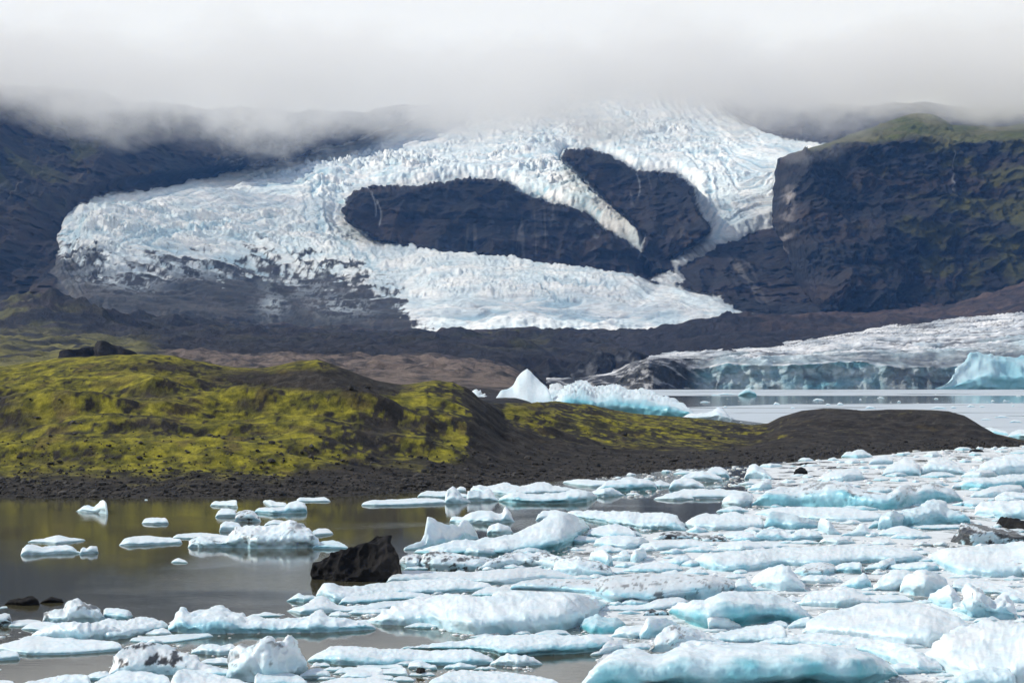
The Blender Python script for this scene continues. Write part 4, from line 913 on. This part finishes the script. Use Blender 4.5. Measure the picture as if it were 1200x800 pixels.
m('5', "345,338 385,330 430,320 480,306 520,295 570,291 620,290 680,280 740,272 800,262 840,245 880,225 920,205 950,182 985,166 1030,160 1070,166 1110,180 1140,192 1160,210", "345,348 450,364 560,366 650,364 760,364 850,352 950,352 1020,345 1075,318 1120,275 1160,230", "great tilted white slab with a blue underside in the middle", v=.65, blue=.6, teal=.4, cut=.7, lip=.6, rough=.8)
m('5', "912,190 925,168 945,152 980,148 1015,150 1045,158", "912,198 1045,196", "white block leaning on the back of the great tilted slab", v=.7)
m('6', "30,158 80,151 140,150 200,154 260,154 320,154 370,160 430,165 480,160 520,158 550,166 575,180 595,200 610,218 620,240", "30,175 200,205 300,225 400,240 500,246 620,248", "broad lumpy ice field behind the tilted slab, beside the dark pond corner", v=.55, rough=1.5, blue=.45)
m('6', "145,262 165,240 200,226 250,218 290,213 320,222 350,232 380,240", "145,275 260,290 380,290", "low hollowed mound right of the great tilted slab", v=.6, blue=.5)
m('5', "278,378 300,362 330,352 352,352 378,360 395,372", "278,410 300,424 360,426 395,405", "black-speckled lump touching the big boulder", v=.8, dirt=.55, grey=.5)
m('5', "360,362 400,348 440,344 490,345 540,354 590,362 640,364 690,372 725,385", "360,420 430,434 540,434 640,430 700,410 725,398", "white ridge with a long black silt streak on top", v=.7, dirt=.36)
m('5', "640,415 670,398 700,380 740,362 780,350 830,346 870,350 920,346 960,350 1010,362 1060,364 1100,366 1150,378 1200,390 1245,405 1270,425 1284,445", "640,432 720,428 850,420 930,422 1000,432 1070,446 1120,456 1284,456", "ribbed grey-white ridge with dark slanting grooves", v=.8, rib=1.5, dirt=.14, grey=.2)
m('5', "208,476 222,455 245,440 275,432 320,430 380,434 440,436 500,438 560,440 620,438 680,432 740,427 790,422 830,418 880,415 930,418 970,426 1010,436 1050,446 1090,458 1130,450 1170,454 1180,466", "208,490 300,492 450,486 600,494 700,500 800,498 900,480 1000,476 1180,478", "long flat grey-topped slab below the ribbed ridge", v=.55, grey=.45, rough=.9)
m('3', "-10,4 40,-4 100,-8 200,-12 300,-6 380,-8 430,-18 480,-26 600,-32 700,-34 800,-32 900,-28 980,-22 1040,-16 1060,-8", "-10,44 100,50 200,52 320,60 420,82 440,110 560,112 680,112 800,96 900,90 1000,62 1060,46", "large flat grey slab with a straight dark ledge in the middle", v=.5, grey=.55, blue=.5, dirt=.12, cut=.9, lip=.9, rough=.6)
m('3', "1040,20 1050,0 1070,-12 1100,-10 1120,15 1132,42", "1040,52 1132,50", "rounded bluish end block of the large grey slab", v=.8, blue=.6)
m('6', "626,384 660,368 700,356 750,350 800,346 860,340 920,334 980,330 1050,326 1130,322 1200,320 1300,318 1400,316 1500,312 1580,322 1640,328 1690,330 1720,345 1748,372", "626,395 680,408 720,432 800,440 900,440 980,428 1060,410 1150,414 1240,420 1400,402 1500,398 1600,402 1700,392 1748,380", "very long low floe across the right middle", v=.5, blue=.45, teal=.12)
m('6', "600,212 625,195 650,182 680,168 710,160 740,166 770,170 800,162 850,158 890,172 930,180 980,175", "600,222 650,242 760,248 880,246 980,240", "white flat-topped floe at the right edge of the dark pond corner", v=.55)
m('6', "970,236 980,215 990,190 1000,168 1012,154 1045,153 1080,160 1130,174 1175,188 1210,196 1238,208", "970,240 1060,240 1130,243 1238,232", "grey-blue shaded wedge lying under the long white floe at right", v=.85, tint=.4, blue=.75, teal=.2, grey=.5, lip=.6)  # the shade on this wedge is put into its grey and blue colour
m('6', "478,280 490,262 515,250 555,248 600,254 640,260 670,262 700,276 740,268 770,266 800,272 812,290", "478,288 560,287 640,284 700,296 812,298", "low floe coated in black silt", v=.7, dirt=.75, grey=.5)
m('6', "332,262 333,240 340,226 356,228 372,236 390,252 406,270", "332,272 406,273", "small pyramid chunk with one black side", v=.9, dirt=.6)
m('6', "183,302 195,286 222,274 260,268 300,267 350,270 400,276 442,288", "183,316 260,330 340,336 400,326 442,300", "round-backed white floe below the hollowed mound", v=.6, blue=.4)
m('6', "384,312 430,302 480,295 530,291 580,290 630,285 675,294 720,306 752,324", "384,326 430,334 482,342 560,334 640,332 752,332", "long white lens-shaped floe in front of the silt-coated one", v=.55, blue=.4)
m('6', "158,375 166,352 180,341 205,336 225,335 248,348 272,364 270,398", "158,398 210,410 250,416 270,410", "cube-like white block standing up", v=.92, blue=.5)
m('6', "354,372 362,350 375,335 400,330 424,332 430,358", "354,392 380,398 430,382", "taller of two small blocks side by side", v=.9, blue=.35)
m('6', "298,366 308,346 322,338 342,342 354,368", "298,376 354,376", "smaller of two small blocks side by side", v=.9)
m('6', "-10,410 20,384 60,366 100,362 140,370 180,390 220,408 260,428 285,445", "-10,448 100,458 200,462 285,456", "crumbling slope-sided floe left of the cube-like block", v=.7, rib=.6, blue=.4)
m('6', "318,432 350,416 390,402 430,394 480,391 530,396 570,404 602,418", "318,438 400,444 500,446 602,434", "smooth low floe with blue sides below the two small blocks", v=.55, blue=.55)
m('6', "588,398 610,386 640,379 662,384 678,400", "588,412 640,418 678,410", "dark-bottomed small floe beside open grey water", v=.7, blue=.7, teal=.2)
m('6', "758,312 790,302 850,297 920,296 1000,297 1060,302 1102,312", "758,326 850,334 960,334 1102,324", "flat thin floe left of the teal lumps", v=.5)
m('6', "788,262 820,254 870,250 920,246 952,244", "788,286 870,294 952,294", "pale grey-white flat block right of the silt-coated floe", v=.7, blue=.4)
m('6', "938,280 950,256 972,238 1010,238 1050,234 1080,246 1110,258 1150,240 1190,236 1230,250 1260,266", "938,294 1100,296 1260,290", "ragged pair of pale teal lumps in the right middle", v=.7, blue=.6, rough=1.6)
m('6', "782,112 795,92 812,80 840,70 875,64 905,64 925,72 932,98", "782,128 820,138 870,140 932,124", "rounded white end of the dark-faced giant floe", v=.75)
m('7', "-78,105 -50,78 -20,60 20,50 60,45 110,43 150,40 200,28 250,18 290,13 330,15 370,24 400,42 440,54 500,64 560,72 590,58 615,38 640,30 665,34 690,42 720,28 760,20 800,24 840,38 870,52 895,72 914,96", "-78,130 50,134 150,134 250,138 350,142 450,148 540,152 600,150 680,128 760,120 850,116 914,108",
  "giant floe with a long dark blue-grey front and black-edged saddle", v=.8, blue=.7, teal=.45, grey=.25, lip=.85, cut=.3, rough=.8, dirt=.05)
m('7', "-60,155 0,142 60,136 130,134 200,135 280,136 350,138 410,142 460,152 520,160 548,168", "-60,170 60,185 200,198 330,205 440,206 548,200", "long low white floe beneath the dark-faced giant", v=.5)
m('7', "465,226 490,206 520,190 560,170 600,152 640,142 680,140 710,130 740,116 775,108 805,104 822,118 838,140 870,148 905,152 935,156 948,172 948,190", "465,238 540,234 620,228 690,230 780,220 860,216 948,214", "jagged aqua ridge right of centre with a pointed top", v=.8, tint=.3, blue=.75, teal=.25, rough=1.3)
m('7', "520,234 522,200 528,174 545,160 565,155 590,144 606,152 625,168 645,182 662,202", "520,242 580,244 662,222", "angular aqua block at the left of the jagged ridge", v=.9, tint=.35, blue=.6, rough=1.2)
m('7', "232,236 236,205 242,188 256,184 272,192 290,200 302,218 318,236 342,256", "232,244 280,266 342,266", "small grey-white horned chunk", v=.9, grey=.4)
m('7', "338,262 370,254 400,244 420,226 440,209 458,220 480,240 505,250 524,264", "338,272 524,272", "triangular white chunk right of the horned one", v=.85)
m('7', "503,258 530,246 565,234 600,224 625,221 655,226 685,238 720,246 748,262", "503,270 620,276 748,272", "low white mound before the aqua ridge", v=.6)
m('7', "694,228 720,220 780,218 850,216 892,218 908,230", "694,239 800,242 908,238", "thin flat plate over pale water below the aqua ridge", v=.6, blue=.5)
m('7', "968,155 980,130 1005,112 1040,108 1085,106 1140,104 1200,106 1260,112", "968,172 1040,182 1100,194 1260,196", "flat-topped white block above the black-streaked ice at right", v=.7)
m('7', "858,288 872,265 888,248 896,225 894,208 925,206 960,212 1000,216 1050,226 1100,236 1150,244 1200,254 1270,268", "858,298 900,312 960,320 1050,310 1150,304 1270,300", "black silt-streaked floe by the right frame edge", v=.75, dirt=.80, grey=.4, lip=.85)
m('7', "1068,218 1080,195 1094,181 1120,182 1150,184 1185,192 1220,200 1270,208", "1068,224 1150,245 1270,262", "black rock behind the silt-streaked floe at the right frame edge", v=.9, black=True, name="rock", cat="rock")
m('7', "738,368 770,345 805,330 850,322 920,320 1000,320 1060,312 1120,306 1180,294 1280,284", "738,384 800,400 830,430 900,458 1050,466 1280,464", "wide white snow-smooth sheet at the right frame edge", v=.45, rough=.8)
m('7', "1040,446 1060,425 1085,408 1120,390 1150,378 1180,376 1270,392", "1040,466 1150,462 1270,470", "greyish mound resting on the front of the smooth sheet", v=.7, grey=.5, dirt=.12)
m('7', "118,436 140,420 175,404 210,396 260,396 300,400 332,414", "118,448 170,460 250,462 332,440", "grey-bottomed small floe below the very long one", v=.6, grey=.3, blue=.5, dirt=.1)
m('7', "298,424 320,408 350,398 400,394 440,392 458,402 440,440", "298,442 370,446 440,448", "teal tabular block below the very long floe", v=.75, blue=.7, teal=.25)
m('7', "448,418 480,405 520,390 555,378 582,370 596,376 598,402", "448,430 540,432 598,414", "wedge-shaped block with a slanting top right of the teal one", v=.75, blue=.5)
m('7', "562,412 600,402 640,400 665,395 700,390 750,390 790,394 806,408", "562,426 660,436 750,440 806,430", "mushroom-like pale block right of the wedge-shaped one", v=.7, blue=.5)
m('7', "-80,470 -40,440 0,420 40,408 72,401 95,405 110,425 125,450 150,480 180,508", "-80,505 60,532 180,532", "pyramid-shaped white berg above the teal berg", v=.75, blue=.3)
m('7', "335,502 370,482 410,462 445,440 465,448 482,480", "335,515 420,520 482,514", "triangular teal-bottomed chunk in the right centre", v=.8, blue=.7, teal=.2)
m('7', "495,505 515,480 545,455 578,430 610,426 640,424 665,436 685,455", "495,528 600,532 685,520", "blocky white heap in the right centre", v=.7)
m('4', "625,45 632,10 640,-10 665,-30 700,-42 740,-56 780,-42 820,-20 850,10 860,30", "625,55 680,74 740,78 800,66 860,50", "large round striated block near the spiky cluster", v=.8, rib=.5)
m('4', "753,72 775,58 800,45 825,30 848,17 862,30 878,52 895,75 900,100", "753,92 800,122 860,134 900,130", "leaning flat shard at the left of the spiky cluster", v=.85, blue=.35)
m('4', "868,96 890,86 915,82 922,60 920,35 932,15 960,18 988,12 1005,30 1020,60 1040,82 1060,92 1085,78 1110,74 1125,90 1140,110 1165,135 1192,168", "868,140 910,168 950,188 1020,186 1100,184 1192,186", "spiky cluster of upright shards near the right frame edge", v=.85, rough=1.8, blue=.4)
m('4', "1080,68 1105,48 1130,44 1160,54 1200,66 1260,76", "1080,90 1150,106 1260,108", "shaded floe end at the right frame edge beside the spiky cluster", v=.7, blue=.5, grey=.2)
m('4', "860,-5 900,-14 950,-12 1010,0 1060,12 1110,24 1160,40 1200,55", "860,50 1000,60 1200,72", "smooth white back behind the spiky cluster", v=.5)
m('4', "165,222 185,195 215,172 250,156 290,144 340,130 400,116 450,108 520,105 600,107 680,110 740,116 800,130 850,150 900,172 950,200 995,238", "165,245 280,262 400,275 520,292 640,310 760,318 880,290 995,246", "very big smooth snow-white hump in the lower right", v=.5, rough=.8, blue=.15)
m('4', "735,335 770,300 820,262 850,240 900,220 950,208 1000,196 1060,190 1130,190 1200,198 1300,205", "735,350 800,400 850,440 950,470 1100,490 1300,500", "vast pale sloping floe filling the lower right corner", v=.45, rough=1.1, blue=.15)
m('3', "300,500 325,462 350,430 380,398 410,368 440,342 470,324 510,314 560,310 600,320 640,336 670,345 710,334 745,318 790,300 850,297 950,298 1050,297 1150,298 1250,299 1350,296 1450,298 1550,302 1620,318 1680,335 1730,350 1775,378 1800,405 1810,425", "300,540 500,545 900,545 1300,545 1600,535 1740,500 1810,440",
  "huge front floe with a snowy lip over a deep teal face", v=.72, blue=.75, teal=.75, cut=1.3, lip=.95, rough=.5, rows=70)
m('4', "-60,290 0,268 60,256 150,248 240,246 330,252 420,262 500,276 560,285 620,298 680,318 720,340 770,362 825,385", "-60,300 200,310 400,330 520,360 600,400 700,440 825,430", "broad white layer behind the huge front floe", v=.55, blue=.4, teal=.15, rough=1.1)
m('4', "820,480 860,460 900,438 930,428 960,420 1010,408 1060,403 1110,408 1160,415 1130,440 1160,480", "820,520 1160,520", "curled aqua shell at the bottom edge right", v=.8, tint=.3, blue=.5, teal=.15)
m('3', "468,248 485,230 510,214 560,208 600,208 625,216 642,250", "468,264 560,274 642,270", "rounded white lump right of the deep-blue wedge", v=.7)
m('3', "603,262 610,232 622,200 638,170 655,167 680,176 720,180 760,190 795,202", "603,274 640,275 700,262 795,226", "upright bluish slab leaning behind the small dark-cracked hump", v=.85, blue=.6)
m('3', "642,325 652,300 672,262 700,228 730,212 762,205 810,212 850,216 880,226 905,240 940,258 975,272 1010,290", "642,334 700,336 760,336 880,312 1010,300", "hump with a dark crack at its foot, behind the huge front floe", v=.75, dirt=.06)
m('3', "930,254 970,240 1020,232 1060,222 1100,214 1150,212 1200,204 1240,200 1290,212", "930,285 1050,292 1290,296", "white shelf between the teal berg and the front floe", v=.5)
m('3', "722,132 745,118 780,106 820,98 835,84 870,84 905,92 925,80 955,62 985,50 1020,47 1060,50 1110,52 1160,54 1220,58 1270,72 1310,92 1350,115 1385,145 1418,172", "722,148 780,180 820,212 860,226 920,236 1000,232 1080,228 1180,212 1280,202 1340,202 1418,180", "blue-green berg with a snow cap and dark water cave below", v=.75, blue=.8, teal=.8, cut=.9, lip=.85, rough=.7)
m('3', "918,232 916,205 922,170 945,162 968,158 985,152 1005,158 1025,172 1048,192 1082,214", "918,238 1000,234 1082,222", "small white fin in front of the blue-green berg", v=.9)
m('3', "422,132 450,122 500,115 560,116 620,112 655,96 690,84 740,80 790,76 818,84 824,102", "422,140 560,144 700,140 824,112", "flat white floe between the grey ledge slab and blue-green berg", v=.5)
m('3', "615,155 635,138 655,130 680,138 705,132 735,146", "615,165 735,162", "small dirt-topped brash lump left of the blue-green berg", v=.8, dirt=.6)
m('4', "-12,200 25,190 60,184 85,195 98,212", "-12,222 98,224", "little white heap right of the blue-green berg's foot", v=.7)
m('4', "88,214 110,198 140,182 175,170 195,168 202,188", "88,224 202,224", "triangular white chunk right of the blue-green berg's foot", v=.85)
m('4', "290,68 292,45 320,28 360,28 400,36 413,54 400,76", "290,78 345,84 400,82", "small tabular block among the right centre ice", v=.8, blue=.5)
# --- packed ice towards the beach
def f(t, *x, **k): return berg(t, *x, **dict(dict(group="far packed ice by the black beach", blue=.32), **k))
f('6', "482,90 510,78 545,68 590,58 640,52 700,50 760,52 830,56 900,62 930,72", "482,98 560,98 650,98 750,97 930,92", "flat white floe behind the dark pond corner", v=.55)
f('6', "534,48 545,22 560,8 585,0 620,0 650,4 680,18 705,32", "534,54 620,54 705,52", "rounded white lump at the far left of the beach ice", v=.8)
f('6', "910,48 935,32 965,16 995,2 1012,0 1020,36", "910,58 970,60 1020,50", "wedge with a sharp right top in the far ice", v=.8, blue=.5)
f('8', "414,134 420,118 430,107 448,105 465,118 480,130 491,140", "414,146 491,148", "thumb-shaped upright white block against the beach", v=.9)
f('8', "550,132 556,120 572,112 584,116 592,128", "550,136 592,136", "black rock sitting in the far packed ice", v=.9, black=True, name="rock", cat="rock")
f('8', "618,150 635,134 660,122 690,116 720,116 745,124 752,140", "618,152 690,155 752,148", "smooth flat-domed floe right of the black rock", v=.7)
f('8', "300,138 308,122 322,113 345,111 362,120 374,136", "300,144 374,145", "grey-fronted rounded block on the beach edge", v=.8, grey=.3, blue=.5)
f('8', "230,148 245,135 268,125 295,121 330,132 352,142", "230,154 352,155", "white slope-backed piece left of the grey-fronted block", v=.8)
f('8', "1000,165 1025,152 1055,142 1090,142 1130,138 1180,132 1260,130", "1000,172 1080,180 1150,176 1260,166", "snow-topped floe with a vivid blue side at far right", v=.75, blue=.9, teal=.45, cut=.5)
f('8', "1058,136 1072,115 1092,98 1120,86 1155,78 1190,76 1260,78", "1058,140 1150,140 1260,136", "large white whaleback at the far right", v=.75)
f('8', "908,126 918,105 935,92 960,88 990,92 1015,105 1038,128", "908,134 1038,136", "round white floe left of the whaleback", v=.75, rough=1.3)
f('8', "798,132 815,112 838,98 865,86 890,92 908,112", "798,138 908,138", "long lump in the middle of the far packed ice", v=.7)
f('8', "764,98 780,84 805,79 835,88", "764,106 835,105", "small white piece touching the far beach", v=.8)
f('7', "1058,92 1080,74 1110,62 1150,62 1200,68 1260,72", "1058,102 1150,106 1260,106", "smooth white floe at the right edge above the flat-topped block", v=.7)
f('7', "945,84 970,66 1000,54 1040,42 1080,34 1130,30 1200,32", "945,90 1030,92 1090,86 1200,64", "long greyish-edged floe under the vivid blue side", v=.65, grey=.15)
f('7', "862,36 875,28 905,26 920,34 926,46", "862,50 926,50", "little cubic piece left of the vivid blue side", v=.9)
f('7', "905,112 930,104 960,100 1000,100 1020,106", "905,128 960,140 1020,128", "thin blue floe over pale water at right", v=.6, blue=.9, teal=.25)
f('8', "445,106 470,103 495,108", "445,110 495,112", "thin dark slab at the beach edge above the far ice", v=.8, black=True, name="rock", cat="rock", rows=14)
f('8', "560,104 590,99 622,102", "560,107 622,108", "long thin dark stone at the beach edge", v=.8, black=True, name="rock", cat="rock", rows=14)
f('8', "1045,66 1065,61 1088,66", "1045,71 1088,71", "dark low rock at the shore end of the far ice", v=.8, black=True, name="rock", cat="rock", rows=14)

# --- the many smaller pieces that nothing tells apart
PACK = [(690, 566), (700, 560), (760, 554), (820, 549), (880, 545), (960, 538), (1080, 528), (1200, 522), (1460, 534), (1480, 830), (-60, 830), (-60, 730), (60, 735), (190, 730), (330, 715), (380, 690), (480, 690), (490, 655), (640, 632), (700, 616), (860, 610), (850, 590), (700, 582)]
HOLES = [[(690, 584), (840, 586), (856, 604), (800, 612), (700, 600)], [(0, 768), (40, 764), (130, 762), (130, 778), (110, 790), (0, 798)], [(438, 732), (470, 730), (560, 752), (560, 768), (500, 765), (360, 768), (340, 745)], [(610, 768), (700, 762), (690, 800), (640, 800)],
         [(555, 606), (620, 612), (628, 626), (570, 628)], [(300, 742), (440, 740), (440, 756), (330, 765)], [(200, 745), (300, 750), (290, 760), (220, 758)], [(1085, 618), (1120, 618), (1118, 634), (1085, 630)], [(950, 666), (1030, 664), (1030, 672), (950, 674)], [(640, 715), (700, 712), (720, 735), (660, 735)],
         [(690, 660), (720, 662), (720, 672), (695, 672)]]
def inpoly(x, y, P):
    c = False
    for i in range(len(P)):
        ax, ay = P[i]; bx, by = P[(i + 1) % len(P)]
        if (ay > y) != (by > y) and x < (bx - ax) * (y - ay) / (by - ay) + ax: c = not c
    return c
def free(x, y, mrg=0.0):
    if not inpoly(x, y, PACK): return False
    if any(inpoly(x, y, h) for h in HOLES): return False
    for x0, x1, px, yt, yb in TRACED:
        if x0 - mrg < x < x1 + mrg:
            a_ = np.interp(x, px, yt); b_ = np.interp(x, px, yb)
            if a_ + 0.15 * (b_ - a_) < y < b_ - 0.5 + mrg * 0.4: return False
    return True
def fillers():
    r = np.random.RandomState(33); placed = []
    tries = 0
    while len(placed) < 210 and tries < 60000:
        tries += 1
        x = r.uniform(80, 1215); y = 524 + 276 * r.rand() ** 1.15
        if x < 430 and r.rand() < 0.5: continue
        w = (7 + 0.10 * (y - 500)) * r.choice([0.7, 1.0, 1.5, 2.3, 3.6], p=[.2, .25, .25, .2, .1]) * r.uniform(.85, 1.15); hgt = w ** 0.8 * r.uniform(0.25, 0.55)
        if not free(x, y, 1.0): continue
        if any(abs(x - a_) < (w + c_) * 0.36 and abs(y - b_) < (w + c_) * 0.10 for a_, b_, c_ in placed): continue
        placed.append((x, y, w))
        k = 7; xs = np.linspace(x - w / 2, x + w / 2, k)
        q = np.sin(np.linspace(0.12, 3.0, k)) ** 0.6 * r.uniform(0.75, 1.1, k); q[r.randint(1, k - 1)] *= 1.15
        top = [(xs[i], y - hgt * q[i]) for i in range(k)]; base = [(xs[0], y - hgt * 0.05), (x, y + hgt * 0.12), (xs[-1], y - hgt * 0.08)]
        far = y < 600
        lab = "small white ice chunk packed among larger floes near the beach" if far else "small white ice chunk wedged among the larger floes on the near water"
        berg('P', top, base, lab, v=r.uniform(.5, .9), blue=r.uniform(.1, .75), grey=r.choice([0, 0, 0.3]), teal=float(r.choice([0, 0, 0, .3])), name="ice_chunk", cat="ice chunk", group="small far ice chunks" if far else "small near ice chunks", rows=20, rough=1.1, trace=False, res=1.2)
fillers()
def brash():
    r = np.random.RandomState(41); pts = []; tries = 0
    while len(pts) < 8000 and tries < 120000:
        tries += 1
        x = r.uniform(-60, 1430); y = 522 + 280 * r.rand() ** 1.1
        if x < 420 and r.rand() < 0.6: continue
        if not inpoly(x, y, PACK) or any(inpoly(x, y, h) for h in HOLES): continue
        D = F * HC / (y - HY); s = r.choice([1.2, 2.2, 3.4, 5.0], p=[.45, .3, .17, .08]) * r.uniform(.7, 1.2) * D / F * 0.5 + 0.02
        if x > 1225 and r.rand() < 0.25: s *= 5
        pts.append(((x - 600) * D / F, D, s * 0.12, s * r.uniform(1, 2.4), s * r.uniform(1, 2.4), s * r.uniform(.3, .7)))
    for q in range(260):
        x = r.uniform(820, 1230); y = r.uniform(461, 520); D = F * HC / (y - HY); s = r.uniform(0.5, 1.5) * D / F * 0.5
        pts.append(((x - 600) * D / F, D, 0.0, s * 2.5, s * 2, s * .35))
    lumps("brash_ice", pts, M_ICE, None, ICO1, lambda n, r: (np.array([.76, .80, .82]) * r.uniform(0.75, 1.08, (n, 1))).astype(np.float32), kind='stuff', label="crumbs of brash ice floating between the floes", smooth=True)
brash()
def wpoly(P): return [((x - 600) * HC / (y - HY), F * HC / (y - HY)) for x, y in P]
M_SLUSH = slush_mat("slush_near", (0.74, 0.78, 0.80), 0.45, 0.38, 0.48, 0.30, 0.22)
near_p = [(880, 546), (960, 539), (1080, 529), (1200, 523), (1400, 540), (1500, 880), (620, 880), (720, 750), (560, 700), (700, 630), (870, 614)]
sheet("slush_ice", wpoly(near_p), 0.006, M_SLUSH, kind='stuff', label="thin grey slush on the water between the packed floes")
# far lake: belts of pale slush with open water between
M_SLUSH2 = slush_mat("slush_far", (0.50, 0.57, 0.63), 0.4, 0.35, 0.43, 0.012, 0.02)
sheet("slush_ice", [(-60, 985), (1100, 1010), (1100, 1450), (60, 1430), (-60, 1200)], 0.006, M_SLUSH2, kind='stuff', label="pale belt of slush under the calving face")
sheet("slush_ice", [(60, 320), (400, 310), (420, 690), (250, 735), (100, 705), (40, 600)], 0.006, M_SLUSH2, kind='stuff', label="pale belt of slush behind the gravel spit")
# ------------------------------------------------------------------ cloud bank over the mountains
def cloud():
    nx, ny = 60, 26
    xs = np.linspace(-3200, 3200, nx); ys = np.linspace(3050, 4250, ny)
    X, Y = np.meshgrid(xs, ys)
    zb = 10 + 0.1275 * Y - 85 + 22 * fbm(X / 500, Y / 500, 1, 3)
    zt = zb + 520 + 60 * fbm(X / 700, Y / 700, 5, 3)
    V = np.concatenate([np.stack([X, Y, zb], -1).reshape(-1, 3), np.stack([X, Y, zt], -1).reshape(-1, 3)])
    n = nx * ny; Fb = grid_faces(ny, nx); faces = [Fb[:, ::-1], Fb + n]
    idx = np.arange(n).reshape(ny, nx)
    for e in (idx[0], idx[-1][::-1], idx[:, 0][::-1], idx[:, -1]):
        faces.append(np.stack([e[:-1], e[1:], e[1:] + n, e[:-1] + n], -1))
    me = mesh_np("cloud", V, np.concatenate(faces), smooth=False)
    m = bpy.data.materials.new("cloud_bank"); m.use_nodes = True
    t = m.node_tree; t.nodes.clear(); l = t.links.new
    out = t.nodes.new('ShaderNodeOutputMaterial'); pv = t.nodes.new('ShaderNodeVolumePrincipled')
    l(pv.outputs[0], out.inputs['Volume'])
    pv.inputs['Color'].default_value = (1, 1, 1, 1); pv.inputs['Absorption Color'].default_value = (1, 1, 1, 1); pv.inputs['Anisotropy'].default_value = 0.0
    tc_ = t.nodes.new('ShaderNodeTexCoord'); sp_ = t.nodes.new('ShaderNodeSeparateXYZ'); l(tc_.outputs['Object'], sp_.inputs[0])
    # height above the sloping base
    k = t.nodes.new('ShaderNodeMath'); k.operation = 'MULTIPLY_ADD'; l(sp_.outputs['Y'], k.inputs[0]); k.inputs[1].default_value = -0.1275; l(sp_.outputs['Z'], k.inputs[2])
    n1 = t.nodes.new('ShaderNodeTexNoise'); n1.inputs['Scale'].default_value = 0.0028; n1.inputs['Detail'].default_value = 8; n1.inputs['Roughness'].default_value = 0.72
    mp_ = t.nodes.new('ShaderNodeMapping'); mp_.inputs['Scale'].default_value = (1, 0.8, 1.5)
    l(tc_.outputs['Object'], mp_.inputs[0]); l(mp_.outputs[0], n1.inputs['Vector'])
    a_ = t.nodes.new('ShaderNodeMath'); a_.operation = 'MULTIPLY_ADD'; l(n1.outputs['Fac'], a_.inputs[0]); a_.inputs[1].default_value = 580.0; l(k.outputs[0], a_.inputs[2])
    rx = t.nodes.new('ShaderNodeMapRange'); rx.interpolation_type = 'SMOOTHSTEP'; l(sp_.outputs['X'], rx.inputs[0])
    rx.inputs[1].default_value = -1000; rx.inputs[2].default_value = -620; rx.inputs[3].default_value = -42.0; rx.inputs[4].default_value = 6.0
    ax = t.nodes.new('ShaderNodeMath'); ax.operation = 'ADD'; l(a_.outputs[0], ax.inputs[0]); l(rx.outputs[0], ax.inputs[1])
    rr = t.nodes.new('ShaderNodeMapRange'); rr.interpolation_type = 'SMOOTHSTEP'; l(sp_.outputs['X'], rr.inputs[0])
    rr.inputs[1].default_value = 430; rr.inputs[2].default_value = 700; rr.inputs[3].default_value = 0.0; rr.inputs[4].default_value = -34.0
    ay = t.nodes.new('ShaderNodeMath'); ay.operation = 'ADD'; l(ax.outputs[0], ay.inputs[0]); l(rr.outputs[0], ay.inputs[1]); a_ = ay
    r_ = t.nodes.new('ShaderNodeMapRange'); r_.interpolation_type = 'SMOOTHERSTEP'; l(a_.outputs[0], r_.inputs[0])
    r_.inputs[1].default_value = 292.0; r_.inputs[2].default_value = 356.0; r_.inputs[3].default_value = 0.0; r_.inputs[4].default_value = 0.0055
    r2 = t.nodes.new('ShaderNodeMapRange'); r2.interpolation_type = 'SMOOTHSTEP'; l(a_.outputs[0], r2.inputs[0])
    r2.inputs[1].default_value = 385.0; r2.inputs[2].default_value = 455.0; r2.inputs[3].default_value = 1.0; r2.inputs[4].default_value = 0.06
    mm_ = t.nodes.new('ShaderNodeMath'); mm_.operation = 'MULTIPLY'; l(r_.outputs[0], mm_.inputs[0]); l(r2.outputs[0], mm_.inputs[1])
    l(mm_.outputs[0], pv.inputs['Density'])
    add("cloud", me, m, label="low white cloud bank hiding the mountain tops", kind='stuff')
cloud()

# ------------------------------------------------------------------ air
def haze():
    x, y0, y1, z0, z1 = 6000, -300, 9500, -6.0, 1500.0
    V = np.array([(-x, y0, z0), (x, y0, z0), (x, y1, z0), (-x, y1, z0), (-x, y0, z1), (x, y0, z1), (x, y1, z1), (-x, y1, z1)], np.float32)
    Fq = np.array([(0, 3, 2, 1), (4, 5, 6, 7), (0, 1, 5, 4), (1, 2, 6, 5), (2, 3, 7, 6), (3, 0, 4, 7)], np.int32)
    me = mesh_np("haze", V, Fq, smooth=False)
    m = bpy.data.materials.new("haze_air"); m.use_nodes = True
    t = m.node_tree; t.nodes.clear()
    out = t.nodes.new('ShaderNodeOutputMaterial'); pv = t.nodes.new('ShaderNodeVolumePrincipled'); t.links.new(pv.outputs[0], out.inputs['Volume'])
    pv.inputs['Color'].default_value = (0.17, 0.42, 1.0, 1); pv.inputs['Absorption Color'].default_value = (1, 1, 1, 1); pv.inputs['Density'].default_value = 3.6e-5; pv.inputs['Anisotropy'].default_value = 0.2
    add("haze", me, m, label="thin blue air between the lagoon and the mountains", kind='stuff')
haze()
